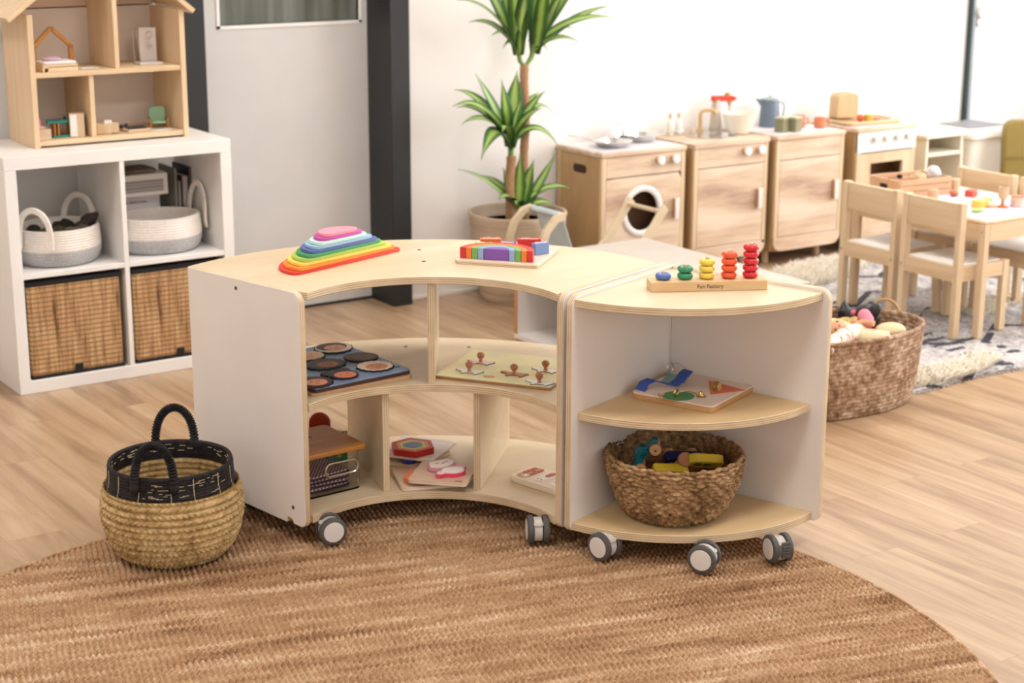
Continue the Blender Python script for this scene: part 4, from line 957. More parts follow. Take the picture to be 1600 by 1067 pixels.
def doll_items():
    g = 'dollhouse furniture'
    zu, zl = 1.0035, .788
    # house-shaped bed frame with bed
    oak = M['oak']
    t = thing('house_frame', 'brown wooden house-shaped bed frame on the upper floor of the dollhouse', 'doll furniture', (1.928, 5.49, zu), 0, g)
    for P in ([(-.058, 0, 0), (-.058, 0, .070)], [(.066, 0, 0), (.066, 0, .070)]): MB().bar(P, (0, 1, 0), .014, .014).build('post', oak, t, bev=.001)
    MB().bar([(-.062, 0, .066), (.004, 0, .128)], (0, 1, 0), .014, .014).bar([(.070, 0, .066), (.004, 0, .128)], (0, 1, 0), .014, .014).build('gable', oak, t, bev=.001)
    t = thing('doll_bed', 'small pale wooden doll bed with white mattress in front of the house frame', 'doll furniture', (1.915, 5.415, zu), 0, g)
    MB().bb(-.058, .058, -.04, .045, .012, .022).bb(-.058, -.052, -.04, .045, 0, .012).bb(-.04, .058, -.04, -.034, 0, .016).build('frame', 'pinex', t, bev=.001)
    MB().prism(rrect(.11, .08, .01), .022, .031).build('mattress', col('dotted_white', (240, 226, 224), .8), t, bev=.004, seg=3)
    MB().ball((-.01, .012, .035), (.032, .02, .008), 14, m=8).build('blanket', col('lilac_cloth', (206, 168, 190), .9), t)
    solo(MB().prism([(-.03, -.01), (.03, .0), (.02, .03), (-.036, .02)], 0, .002), 'open_booklet', 'white', 'tiny pale open booklet on the upper floor beside the doll bed', 'paper', (2.03, 5.42, zu), 0, g)
    t = thing('doll_shower', 'clear miniature doll shower stand with wire fittings in the upper right room', 'doll furniture', (2.235, 5.47, zu), 0, g)
    gl = plain('frosted_panel', (236, 228, 222), .15, var=.02)
    MB().bb(-.002, .058, .024, .027, 0, .115).build('panel', gl, t, bev=.0005); MB().bb(-.03, .05, -.045, .02, 0, .006).build('tray', 'ltgrey', t, bev=.001)
    b = MB(); b.rod((-.03, 0, 0), (-.034, 0, .11), .0012); b.rod((-.008, 0, 0), (-.02, 0, .11), .0012)
    b.tube([(.028+.011*math.cos(q), .012, .092+.011*math.sin(q)) for q in np.linspace(0, 2*PI, 16, endpoint=False)], .001, 6, closed=True)
    b.tube([(.028+.01*math.cos(q), .012, .055+.004*math.sin(q)) for q in np.linspace(0, 2*PI, 16, endpoint=False)], .001, 6, closed=True); b.rod((.028, .013, .04), (.028, .013, .082), .001); b.build('wire_fittings', 'steel', t)
    # lower left
    tl = col('teal_green', (38, 128, 118), .4)
    t = thing('doll_lamp', 'pink doll lampshade standing behind the side wall in the lower left room', 'doll furniture', (1.846, 5.44, zl), 0, g)
    MB().cyl((0, 0, 0), .01, .002, 12).cyl((0, 0, .002), .0015, .05, 8).build('stem', 'steel', t); MB().lathe([(.018, .038), (.013, .058), (.0001, .059)], 18).build('shade', col('pink_shade', (232, 140, 186)), t)
    solo(MB().box(0, 0, .017, .042, .04, .034).box(-.004, .004, .0375, .024, .022, .007), 'doll_stove', 'paulow', 'small pale wooden doll cabinet at the left of the lower left room', 'doll furniture', (1.85, 5.395, zl), 0, g, bev=.0015)
    t = thing('doll_table', 'teal doll table with brown slatted legs in the lower left room', 'doll furniture', (1.925, 5.43, zl), 0, g)
    MB().prism([(-.055, -.02), (-.04, .03), (.045, .03), (.05, -.012), (.0, -.026)], .046, .054).build('top', tl, t, bev=.0015)
    for x in (-.03, -.018, .026, .038): MB().bb(x, x+.004, -.02, .02, .006, .046).build('leg', oak, t)
    MB().prism(rrect(.075, .05, .008), .0, .006).build('base', tl, t, bev=.001); MB().cyl((.012, .0, .054), .003, .011, 10).build('peg', 'black', t)
    MB().ball((-.048, -.006, .012), .007, 12, m=8).build('round_foot', 'gold', t)
    t = thing('doll_wardrobe', 'tall white fronted doll wardrobe beside the lower divider of the dollhouse', 'doll furniture', (1.970, 5.405, zl), math.radians(-18), g)
    MB().bb(-.022, .022, -.018, .03, 0, .075).build('carcass', 'paulowz', t, bev=.001); MB().bb(-.0245, -.022, -.018, .03, .002, .073).bb(-.022, -.002, -.0205, -.018, .002, .073).build('door', 'white', t, bev=.0005); MB().ball((-.0255, .0, .045), .002, 8, m=6).build('knob', 'steel', t)
    t = thing('doll_bath', 'pale wooden doll bath with a white block on it in the lower right room', 'doll furniture', (2.065, 5.42, zl), math.radians(-25), g)
    MB().prism(rrect(.06, .05, .014), 0, .034).build('tub', 'paulowz', t, bev=.003); MB().bb(.02, .048, -.024, .004, .006, .036).build('side_block', 'paulowz', t, bev=.001); MB().bb(.002, .026, -.02, .0, .034, .044).build('white_block', 'white', t, bev=.001)
    t = thing('doll_armchair', 'sage green doll armchair with wooden legs in the lower right room', 'doll furniture', (2.272, 5.46, zl), math.radians(-12), g)
    sg = col('sage_green', (146, 188, 152), .6)
    MB().prism(rrect(.056, .05, .014), -.004, .004, T=Matrix.Translation((0, .018, .044)) @ Matrix.Rotation(PI/2-.15, 4, 'X')).build('backrest', sg, t, bev=.002); MB().prism(rrect(.048, .044, .008), .016, .023, T=Matrix.Translation((0, -.004, 0))).build('seat', sg, t, bev=.002)
    for s in (-1, 1):
        MB().bar([(s*.029, -.022, .0), (s*.029, -.022, .031), (s*.029, .018, .033)], (1, 0, 0), .004, .006).build('armrest', 'oak', t, bev=.0008)
        MB().rod((s*.024, .022, 0), (s*.022, .02, .018), .0022).build('leg', 'oak', t)
    t = thing('doll_television', 'flat wooden tray with dark top leaning in front of the green doll armchair', 'doll furniture', (2.178, 5.425, zl), math.radians(8), g)
    MB().bb(-.043, .043, -.024, .03, .0, .008).build('tray', 'paulowz', t, bev=.001); MB().prism([(-.038, -.018), (.03, -.02), (.04, .026), (-.022, .028)], .008, .013).build('screen', col('ink_black', (36, 40, 52)), t, bev=.0006)
    MB().ball((-.04, .026, .014), .008, 10, m=8).ball((-.015, .04, .014), .007, 10, m=8).build('beads', col('ink_black', (36, 40, 52)), t)
    solo(MB().prism(rrect(.075, .035, .015), 0, .002), 'paper_scrap', 'white', 'small pale paper in front of the green doll armchair', 'paper', (2.255, 5.395, zl), .1, g)
doll_items()

# ================================================================ PLANT
def leafmat():
    m, nt, b = newmat('dracaena_leaf', .35); tc = nd(nt, 'ShaderNodeTexCoord'); sp = nd(nt, 'ShaderNodeSeparateXYZ'); nt.links.new(tc.outputs['UV'], sp.inputs[0])
    n = noise(nt, tc.outputs['Object'], 30, 2); f = mth(nt, 'ADD', sp.outputs[0], mth(nt, 'MULTIPLY', mth(nt, 'SUBTRACT', n, .5), .2))
    nt.links.new(ramp(nt, f, [(.0, (172, 192, 104)), (.30, (150, 178, 84)), (.5, (74, 118, 52)), (1, (42, 82, 40))]), b.inputs['Base Color'])
    b.inputs['Subsurface Weight'].default_value = 0; return m
M['leaf'] = leafmat()
def leaves(name, parent, base, lst):
    V = []; F = []; U = []
    for (ctrl, tip, wd) in lst:
        B = Vector(base)+Vector((random.uniform(-.008, .008), random.uniform(-.008, .008), random.uniform(-.02, .03))); Cc = Vector(ctrl); Tp = Vector(tip); n = 14; o = len(V)
        view = Vector((-.5, -.8, .35)).normalized()
        for i in range(n+1):
            t = i/n; p = B*(1-t)**2+Cc*2*t*(1-t)+Tp*t*t; d = ((Cc-B)*(1-t)+(Tp-Cc)*t).normalized()
            sd = d.cross(Vector((0, 0, 1))*.6+view*.5); sd = sd.normalized() if sd.length > 1e-4 else Vector((1, 0, 0)); nr = sd.cross(d).normalized()
            w_ = wd*(.28+.9*math.sin(PI*min(1, t*.92+.12))**.9)*(1-t**5); w_ = max(w_, .0006)
            for k, s in enumerate((-1, -.5, 0, .5, 1)):
                w_ = w_*1.0; V.append(tuple(p+sd*(s*w_*1.12)+nr*(.22*abs(s)*w_))); U.append(abs(s))
        for i in range(n):
            for k in range(4): F.append((o+i*5+k, o+i*5+k+1, o+i*5+6+k, o+i*5+5+k))
    me = bpy.data.meshes.new(name); T = -parent.location
    me.from_pydata([tuple(Vector(v)+T) for v in V], [], F); uv = me.uv_layers.new(name='UVMap')
    for l in me.loops: uv.data[l.index].uv = (U[l.vertex_index], 0)
    me.materials.append(M['leaf']); me.shade_smooth(); o = bpy.data.objects.new(name, me); C.objects.link(o); o.parent = parent
    s = o.modifiers.new('thickness', 'SOLIDIFY'); s.thickness = .0012
def plant():
    pc = Vector((3.745, 5.462, 0))
    m, nt, b = newmat('banded_clay', .8); tc = nd(nt, 'ShaderNodeTexCoord'); mp = nd(nt, 'ShaderNodeMapping'); mp.inputs['Scale'].default_value = (.5, .5, 6); nt.links.new(tc.outputs['Object'], mp.inputs[0])
    nt.links.new(ramp(nt, noise(nt, mp.outputs[0], 5, 3), [(.35, (176, 154, 130)), (.5, (196, 174, 150)), (.65, (210, 190, 168))]), b.inputs['Base Color'])
    pot = thing('plant_pot', 'large beige banded clay pot standing by the back wall', 'plant pot', pc)
    MB().lathe([(.0001, 0), (.135, 0), (.15, .03), (.168, .12), (.182, .22), (.190, .33), (.194, .343), (.192, .35), (.184, .35), (.180, .34), (.178, .3), (.0001, .3)], 64).build('body', m, pot)
    MB().lathe([(.0001, .301), (.177, .301)], 40).build('soil', col('potting_soil', (74, 58, 44), .95, var=.3, vs=60), pot)
    pl = thing('dracaena_plant', 'tall dracaena plant with two cane trunks and striped green leaves in the beige pot', 'plant', (3.745, 5.455, .302))
    bark = wood('cane_bark', (180, 140, 104), (140, 102, 70), 0, 60, 3, .8)
    r = lambda i, a: [a+.0012*(k % 2)+.0006*math.sin(k*1.7) for k in range(i)]
    P = [Vector((3.782+.004*math.sin(k*.3), 5.47, .30+k*.615/40)) for k in range(41)]
    MB().tube(P, r(41, .0165), 14).build('trunk', bark, pl, world=True)
    P = [Vector((3.700+.003*math.sin(k*.4)+k*.0002, 5.45, .30+k*.27/20)) for k in range(21)]
    MB().tube(P, r(21, .0185), 14).build('trunk', bark, pl, world=True)
    gs = col('green_stem', (120, 150, 70))
    MB().tube([(3.782, 5.47, .905), (3.755, 5.465, .93), (3.742, 5.462, .985), (3.745, 5.46, 1.04)], [.008, .009, .010, .008], 10).build('shoot', gs, pl, world=True)
    MB().tube([(3.782, 5.47, .905), (3.812, 5.472, .94), (3.825, 5.47, .99), (3.83, 5.47, 1.04)], [.008, .010, .011, .009], 10).build('shoot', gs, pl, world=True)
    MB().tube([(3.704, 5.45, .565), (3.702, 5.448, .61), (3.70, 5.445, .66)], [.011, .012, .010], 10).build('shoot', gs, pl, world=True)
    def L(l, base, y0):
        out = []
        for (tx, tz, w_, dy, lift) in l:
            B = Vector(base); T = Vector((tx, min(y0+dy, 5.655), tz)); mid = B.lerp(T, .5)+Vector((0, 0, lift)); out.append((mid, T, w_))
        return out
    leaves('crown', pl, (3.745, 5.46, .965), L([(3.43, 1.175, .017, -.05, .09), (3.55, 1.082, .014, .06, .07), (3.575, 1.04, .012, -.06, .06), (3.665, .985, .008, .0, .04), (3.62, 1.28, .024, -.02, .02), (3.68, 1.33, .026, -.05, .0), (3.75, 1.36, .025, .03, 0), (3.56, 1.34, .02, .08, .02), (3.70, 1.27, .026, -.12, .0), (3.66, 1.2, .018, -.16, .05), (3.78, 1.22, .014, .05, .0)], (3.745, 5.46, 1.0), 5.45))
    leaves('crown', pl, (3.825, 5.47, .965), L([(4.20, 1.125, .014, .0, .055), (4.165, 1.08, .016, -.06, .08), (4.05, 1.035, .013, .05, .06), (3.995, .995, .011, -.05, .05), (3.88, .965, .006, .0, .03), (3.93, 1.33, .030, -.04, .0), (3.86, 1.36, .026, .02, .0), (4.0, 1.33, .024, .06, .02), (3.80, 1.3, .022, -.12, .0), (4.08, 1.3, .02, -.02, .04), (3.88, 1.24, .024, -.15, .02)], (3.83, 5.47, 1.0), 5.46))
    leaves('crown', pl, (3.70, 5.445, .62), L([(3.42, .785, .020, -.03, .13), (3.48, .835, .022, .05, .10), (3.44, .72, .017, -.06, .11), (3.50, .585, .028, -.10, .16), (3.56, .895, .017, .03, .02), (3.62, .875, .022, -.06, .0), (3.745, .895, .029, .02, .02), (3.66, .80, .026, -.13, .03), (3.57, .69, .022, -.14, .09), (3.83, .82, .016, -.05, .05), (3.93, .715, .013, .03, .16), (3.905, .585, .014, -.05, .15), (3.78, .76, .018, -.10, .06), (3.88, .80, .014, .06, .08), (3.52, .76, .016, .1, .1)], (3.70, 5.445, .62), 5.45))
    leaves('crown', pl, (3.745, 5.455, .335), L([(3.45, .545, .013, -.02, .07), (3.60, .50, .016, .05, .06), (3.58, .43, .024, -.10, .07), (3.735, .585, .022, -.02, .0), (3.77, .56, .026, -.06, .0), (3.925, .575, .016, .0, -.02), (3.985, .415, .013, -.03, .11), (3.875, .37, .018, -.05, .06), (3.70, .52, .022, .05, .02), (3.66, .40, .024, -.1, .07)], (3.745, 5.455, .335), 5.45))
plant()
# ================================================================ PLAY KITCHEN
KZ = .56
def cabinet(name, label, x0, x1, yf, kind, zb=.064):
    yb = yf+.31
    t = thing(name, label, 'play kitchen', ((x0+x1)/2, (yf+yb)/2, 0), 0)
    W_ = dict(world=True, bev=.003)
    r = .045
    Tf = Matrix.Translation((0, 0, 0)) @ Matrix.Rotation(PI/2, 4, 'X')
    def fr(poly, y, th, nm, mt, par=t, bv=.002): return MB().prism(poly, -th, 0, T=Matrix.Translation((0, y, 0)) @ Matrix.Rotation(PI/2, 4, 'X')).build(nm, mt, par, world=True, bev=bv)
    zt = KZ-.018
    for a in (x0, x1-.015):
        b = MB(); b.bb(a, a+.015, yf+.016, yb-.012, zb, zt)
        b.build('side_panel', 'paside', t, **W_)
    MB().bb(x0+.004, x1-.004, yb-.012, yb, zb, zt).build('back_panel', 'paside', t, world=True)
    MB().bb(x0+.015, x1-.015, yf+.016, yb-.012, zb, zb+.015).build('bottom_panel', 'paside', t, world=True)
    if kind != 'sink': MB().bb(x0-.004, x1+.004, yf-.004, yb+.002, zt, KZ).build('worktop', 'paulow', t, **W_)
    # corner posts in lighter frame
    for a in (x0, x1-.022):
        s = 1 if a == x0 else -1
        MB().bb(a, a+.022, yf, yf+.016, zb+(.045), zt).build('front_post', 'paulowz', t, **W_)
    for a in (x0+.035, x1-.055):
        for y in (yf+.10, yb-.045):
            MB().rod((a+.01, y, 0), (a+.01, y, zb+.005), .016, 16, r2=.017).build('leg', 'paulowz', t, world=True)
    xi0, xi1 = x0+.022, x1-.022
    bot = [(x0+r, zb)] if False else None
    lower = arc(x0+r, zb+r, r, PI, 1.5*PI, 6)+arc(x1-r, zb+r, r, 1.5*PI, 2*PI, 6)
    if kind in ('washer', 'sink', 'cupboard'):
        zd = KZ-.105
        MB().bb(xi0, xi1, yf+.001, yf+.016, zd+.002, zt).build('control_panel', 'paulow', t, **W_)
        cx, cz, R = (x0+x1)/2-.008, .313, .098
        z0 = zb+.06
        # lower rail with rounded corners
        fr(lower+[(x1, z0), (x0, z0)], yf, .016, 'lower_rail', 'paulow')
        if kind == 'washer':
            n = 48; hole = [(cx+(R-.012)*math.cos(2*PI*i/n), cz+(R-.012)*math.sin(2*PI*i/n)) for i in range(n)]
            sq = []
            for i in range(n):
                a = 2*PI*i/n; c, s = math.cos(a), math.sin(a); k = min((((xi1-cx) if c > 0 else (cx-xi0))/max(abs(c), 1e-6)), (((zd-cz) if s > 0 else (cz-z0))/max(abs(s), 1e-6))); sq.append((cx+k*c, cz+k*s))
            b = MB(); V = [(x, yf, z) for x, z in hole]+[(x, yf, z) for x, z in sq]+[(x, yf+.015, z) for x, z in hole]; F = []
            for i in range(n): j = (i+1) % n; F += [(i, j, n+j, n+i), (i, 2*n+i, 2*n+j, j)]
            b.add(V, F); d = b.build('door', 'paulow', t, world=True)
            b = MB(); T = Matrix.Translation((cx, yf, cz)) @ Matrix.Rotation(PI/2, 4, 'X')
            b.lathe([(R-.018, -.004), (R+.006, -.001), (R+.006, .006), (R+.002, .009), (R-.014, .009), (R-.018, .006), (R-.018, -.004)], 56, T=T); b.f = [f for f in b.f if len(f) == 4]; b.m = b.m[:len(b.f)]
            b.build('porthole_ring', 'discw', d, world=True)
            MB().bb(xi0, xi1, yf+.1, yf+.105, z0, zd).build('inner_back', col('drum_brown', (104, 72, 48), .7), t, world=True)
            MB().bb(cx-.11, cx+.11, yf+.02, yf+.1, cz-.115, cz-.11).build('inner_floor', col('drum_brown', (104, 72, 48), .7), t, world=True)
        else:
            d = MB().bb(xi0+.001, xi1-.001, yf, yf+.015, z0+.002, zd-.001).build('door', 'paulow', t, **W_)
        hx = xi1-.03
        b = MB(); b.bb(hx-.011, hx+.011, yf-.022, yf-.014, .265, .352); b.build('handle', 'discw', d, world=True, bev=.003)
        MB().bb(hx-.009, hx+.009, yf-.0145, yf, .270, .347).build('handle_block', col('handle_wood', (190, 130, 78)), d, world=True)
        if kind != 'cupboard':
            for kx in ((x0+x1)/2+.069, (x0+x1)/2+.147):
                T = Matrix.Translation((kx, yf, .514)) @ Matrix.Rotation(PI/2, 4, 'X')
                k = MB().lathe([(.0001, 0), (.013, 0), (.013, .016), (.0001, .016)], 20, T=T).build('knob', col('handle_wood', (190, 130, 78)), t, world=True)
                MB().lathe([(.0001, .0162), (.018, .0162), (.018, .027), (.016, .029), (.0001, .029)], 24, T=T).build('knob_cap', 'discw', k, world=True)
    if kind == 'sink':
        # worktop with round basin
        cx, cy, R = x0+.225, yf+.165, .098; n = 48
        b = MB(); xa, xb, ya, yb2 = x0-.004, x1+.004, yf-.004, yb+.002
        ho = [(cx+R*math.cos(2*PI*i/n), cy+R*math.sin(2*PI*i/n)) for i in range(n)]; sq = []
        for i in range(n):
            a = 2*PI*i/n; c, s = math.cos(a), math.sin(a); k = min(((xb-cx) if c > 0 else (cx-xa))/max(abs(c), 1e-6), ((yb2-cy) if s > 0 else (cy-ya))/max(abs(s), 1e-6)); sq.append((cx+k*c, cy+k*s))
        for cxx, cyy in ((xb, yb2), (xa, yb2), (xa, ya), (xb, ya)):
            i = min(range(n), key=lambda q: (sq[q][0]-cxx)**2+(sq[q][1]-cyy)**2); sq[i] = (cxx, cyy)
        V = [(x, y, KZ) for x, y in ho]+[(x, y, KZ) for x, y in sq]+[(x, y, zt) for x, y in ho]+[(x, y, zt) for x, y in sq]; F = []
        for i in range(n): j = (i+1) % n; F += [(i, n+i, n+j, j), (n+i, 3*n+i, 3*n+j, n+j), (2*n+i, i, j, 2*n+j), (2*n+j, 3*n+j, 3*n+i, 2*n+i)]
        b.add(V, F); b.build('worktop', 'paulow', t, world=True)
        MB().lathe([(.0001, -.05), (.06, -.048), (.088, -.03), (R-.002, .001), (R+.010, .004), (R+.010, .001), (R, 0)], 48, c=(cx, cy, KZ)).build('basin', 'steel', t, world=True)
        fx, fy = x0+.262, yb-.03
        b = MB(); b.tube([(fx, fy, KZ), (fx, fy, KZ+.075), (fx+.004, fy-.006, KZ+.088), (fx+.016, fy-.014, KZ+.093), (fx+.04, fy-.03, KZ+.093), (fx+.048, fy-.036, KZ+.088), (fx+.05, fy-.037, KZ+.078)], .0085, 12); b.cyl((fx, fy, KZ), .016, .01, 20)
        b.build('tap', col('gold_tap', (206, 168, 112), .35), t, world=True)
        MB().cyl((fx-.04, fy, KZ), .011, .018, 16, b=.002).build('tap_knob', 'paulowz', t, world=True)
    if kind == 'stove':
        MB().bb(x0, x1, yf-.002, yf+.014, .455, zt).build('control_panel', 'white', t, **W_)
        for k in range(4):
            T = Matrix.Translation((x0+.098+k*.068, yf-.002, .512)) @ Matrix.Rotation(PI/2, 4, 'X')
            kb = MB().lathe([(.0001, 0), (.011, 0), (.011, .014), (.0001, .014)], 20, T=T).build('knob', col('knob_grey', (180, 168, 150)), t, world=True)
            MB().lathe([(.0001, .0142), (.0165, .0142), (.0165, .024), (.0001, .025)], 24, T=T).build('knob_cap', 'discw', kb, world=True)
        wx0, wx1, wz0, wz1 = x0+.085, x1-.075, .262, .405
        b = MB(); b.bb(xi0, wx0, yf, yf+.015, .14, .45).bb(wx1, xi1, yf, yf+.015, .14, .45).bb(wx0, wx1, yf, yf+.015, wz1, .45).bb(wx0, wx1, yf, yf+.015, .14, wz0)
        d = b.build('oven_door', 'paulowz', t, world=True)
        MB().bb(xi0, xi1, yf+.12, yf+.125, .12, .45).build('inner_back', col('oven_brown', (150, 104, 70), .6), t, world=True)
        MB().bb(xi0, xi1, yf+.02, yf+.12, .335, .339).build('oven_rack', 'paside', t, world=True)
        fr(lower+[(x1, .14), (x0, .14)], yf, .016, 'lower_rail', 'paulow')
    if kind == 'washer':
        # hand hole in left side
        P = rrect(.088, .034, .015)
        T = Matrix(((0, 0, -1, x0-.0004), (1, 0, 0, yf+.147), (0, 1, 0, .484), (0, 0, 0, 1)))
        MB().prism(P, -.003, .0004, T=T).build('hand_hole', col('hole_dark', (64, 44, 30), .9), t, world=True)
        MB().bb(x0-.001, x0+.004, yb-.03, yb-.012, zb, zt).build('edge_strip', 'paulowz', t, world=True)
    return t
cabinet('play_washing_machine', 'wooden play washing machine with a round white-rimmed porthole next to the plant', 4.072, 4.498, 5.352, 'washer')
cabinet('play_sink_cabinet', 'wooden play sink cabinet with basin and tap between the washing machine and the plain cupboard', 4.538, 4.942, 5.342, 'sink')
cabinet('play_cupboard', 'plain wooden play cupboard without knobs between the sink and the oven', 4.975, 5.368, 5.325, 'cupboard')
cabinet('play_oven', 'wooden play oven with four white knobs and dark window near the waste bin', 5.424, 5.785, 5.30, 'stove')
# vinyl mats on tops
def marble(name):
    m, nt, b = newmat(name, .4); nt.links.new(ramp(nt, noise(nt, coords(nt), 9, 4, .6, 1), [(.35, (206, 200, 204)), (.6, (232, 226, 226))]), b.inputs['Base Color']); return m
MR = marble('marbled_vinyl')
solo(MB().prism(rrect(.41, .29, .006), 0, .002), 'marbled_mat', MR, 'pale marbled mat on top of the play washing machine', 'mat', (4.285, 5.505, KZ+.0005))
solo(MB().prism(rrect(.37, .27, .006), 0, .002), 'marbled_mat', MR, 'pale marbled mat on top of the plain play cupboard', 'mat', (5.172, 5.485, KZ+.0005))
solo(MB().prism(rrect(.33, .27, .006), 0, .002), 'marbled_mat', MR, 'pale marbled mat on top of the play oven', 'mat', (5.605, 5.46, KZ+.0005))
def pan(name, label, loc, r, h, handle):
    t = thing(name, label, 'pan', loc)
    MB().lathe([(.0001, 0), (r*.7, 0), (r*.78, .004), (r, h), (r+.008, h+.001), (r+.008, h+.003), (r-.002, h+.003), (r*.76, .007), (.0001, .005)], 40).build('body', 'steel', t)
    a = handle; d = Vector((math.cos(a), math.sin(a), 0))
    MB().bar([d*(r-.002)+Vector((0, 0, h*.8)), d*(r+.05)+Vector((0, 0, h+.012)), d*(r+.11)+Vector((0, 0, h+.016))], (-d.y, d.x, 0), .012, .004).build('handle', 'steel', t, bev=.001)
pan('frying_pan', 'shallow steel toy pan at the front left of the washing machine top', (4.215, 5.475, KZ+.003), .075, .022, 2.3)
pan('frying_pan', 'steel toy pan with a long handle at the back right of the washing machine top', (4.405, 5.535, KZ+.003), .072, .026, -.55)
t = thing('pan_lid', 'steel toy lid standing tilted behind the pans', 'lid', (4.34, 5.585, KZ+.032)); t.rotation_euler = (1.2, 0, .5)
MB().lathe([(.0001, .014), (.03, .012), (.055, .004), (.06, 0), (.0001, .0)], 32).build('dome', 'steel', t); MB().ball((0, 0, .02), .007, 12, m=8).build('knob', 'steel', t)
for k, (x, lab) in enumerate(((4.625, 'pale bottle with wooden cap, left one behind the sink'), (4.672, 'pale bottle with wooden cap, right one behind the sink'))):
    t = thing('toy_bottle', lab, 'bottle', (x, 5.61, KZ+.0005), 0, 'bottles behind the sink')
    MB().lathe([(.0001, 0), (.014, 0), (.016, .004), (.016, .05), (.010, .064), (.007, .07), (.0001, .07)], 20).build('body', col('bottle_glass%d' % k, (222, 226, 220) if k else (238, 228, 214), .1), t); MB().cyl((0, 0, .0702), .008, .022, 16).build('cap', 'paulowz', t)
def mixer():
    t = thing('toy_mixer', 'toy stand mixer with red head and grey post on the sink cabinet', 'toy mixer', (4.885, 5.60, KZ+.0005), math.radians(-8))
    MB().prism([(-.035, -.03), (.03, -.03), (.03, .025), (-.035, .025)], 0, .010).build('base', col('warm_grey', (206, 194, 178)), t, bev=.002)
    MB().prism([(-.036, 0), (.004, 0), (-.008, .125), (-.024, .125)], -.02, .02, T=Matrix.Translation((0, 0, .010)) @ Matrix.Rotation(PI/2, 4, 'X')).build('post', col('warm_grey', (206, 194, 178)), t, bev=.002)
    MB().prism([(-.034, .118), (.062, .116), (.086, .126), (.062, .140), (-.034, .142)], -.017, .017, T=Matrix.Translation((0, 0, .010)) @ Matrix.Rotation(PI/2, 4, 'X')).build('head', col('mixer_red', (214, 60, 40), .3), t, bev=.003)
    MB().cyl((-.001, 0, .085), .006, .044, 12).build('spindle', 'steel', t)
    b = MB(); b.lathe([(.003, .0), (.004, .05), (.014, .075), (.014, .085), (.0001, .09)], 16, c=(.052, 0, .05)); b.build('beater', col('beater_wood', (204, 172, 130)), t)
    MB().cyl((.04, 0, .1505), .014, .012, 16).build('dial', 'gold', t)
mixer()
solo(MB().lathe([(.0001, 0), (.036, 0), (.044, .006), (.062, .05), (.072, .088), (.075, .088), (.064, .045), (.046, .010), (.0001, .008)], 40), 'mixing_bowl', col('cream_enamel', (240, 232, 216), .3), 'cream toy mixing bowl in front of the toy mixer', 'bowl', (4.905, 5.49, KZ+.0005))
def kettle():
    t = thing('toy_coffee_pot', 'blue grey toy coffee pot with a spout and pale lid on the plain cupboard', 'coffee pot', (5.155, 5.575, KZ+.003), math.radians(-20))
    bl = col('grey_blue', (108, 122, 138), .4)
    MB().lathe([(.0001, 0), (.046, 0), (.047, .004), (.039, .112), (.038, .116), (.0001, .116)], 32).build('body', bl, t)
    MB().prism([(-.038, .085), (-.068, .124), (-.036, .118)], -.012, .012, T=Matrix.Rotation(PI/2, 4, 'X')).build('spout', bl, t, bev=.002)
    MB().lathe([(.0001, .1165), (.042, .1165), (.040, .122), (.02, .128), (.0001, .129)], 28).build('lid', col('pale_blue_grey', (148, 168, 172)), t); MB().ball((0, 0, .134), .006, 12, m=8).build('lid_knob', 'paulowz', t)
    MB().tube([(.040, 0, .105), (.060, 0, .103), (.068, 0, .085), (.064, 0, .05), (.046, 0, .03)], .0045, 10).build('handle', col('pale_blue_grey', (164, 190, 196)), t)
kettle()
ol = col('olive_tin', (134, 130, 98), .5)
for k, (x, y, lab) in enumerate(((5.085, 5.42, 'olive green toy canister, left of the two on the plain cupboard'), (5.140, 5.40, 'olive green toy canister, right of the two on the plain cupboard'))):
    t = thing('toy_canister', lab, 'canister', (x, y, KZ+.003), .2, 'olive canisters'); MB().prism(rrect(.05, .046, .006), 0, .056).build('body', ol, t, bev=.002); MB().prism(rrect(.052, .048, .006), .0562, .064).build('lid', col('olive_lid', (190, 190, 160)), t, bev=.002)
def cup(name, label, c, loc, r=.027, h=.045, rz=0, g=None):
    t = thing(name, label, 'cup', loc, rz, g)
    MB().lathe([(.0001, .0), (r*.8, 0), (r, .006), (r, h), (r-.003, h), (r-.004, .008), (.0001, .006)], 28).build('body', c, t); MB().tube([(r-.001, 0, h*.8), (r+.012, 0, h*.8), (r+.015, 0, h*.5), (r+.010, 0, h*.25), (r-.001, 0, h*.22)], .003, 8).build('handle', c, t)
og = col('terracotta', (214, 128, 92), .4)
cup('toy_cup', 'terracotta toy cup at the back of the plain cupboard beside the olive canisters', og, (5.245, 5.49, KZ+.003), .03, .05, -.5, 'terracotta cups')
cup('toy_cup', 'terracotta toy cup at the right end of the plain cupboard top', og, (5.318, 5.43, KZ+.003), .026, .042, -.5, 'terracotta cups')
def toaster():
    t = thing('toy_toaster', 'pale wooden toy toaster with rounded top on the play oven', 'toy toaster', (5.545, 5.52, KZ+.0205), math.radians(-12))
    P = [(-.052, 0), (.058, 0)]+arc(.033, .085, .025, 0, PI/2, 6)+arc(-.027, .085, .025, PI/2, PI, 6)
    MB().prism(P, -.035, .035, T=Matrix.Rotation(PI/2, 4, 'X')).build('body', wood('toaster_wood', (210, 180, 138), (190, 156, 112), 2, 8, .15), t, bev=.004, seg=3)
    MB().bb(.058, .068, -.006, .006, .05, .06).build('lever', 'black', t)
    b = MB(); 
    MB().bb(-.03, .036, -.008, .008, .1098, .1106).build('slot', col('slot_brown', (90, 52, 24)), t)
toaster()
t = thing('serving_tray', 'round-cornered bamboo tray under the toaster on the play oven', 'tray', (5.60, 5.455, KZ+.003), math.radians(-6))
MB().prism(rrect(.30, .20, .03), 0, .010).build('base', wood('tray_wood', (206, 170, 120), (186, 148, 96), 0, 8, .15), t, bev=.002)
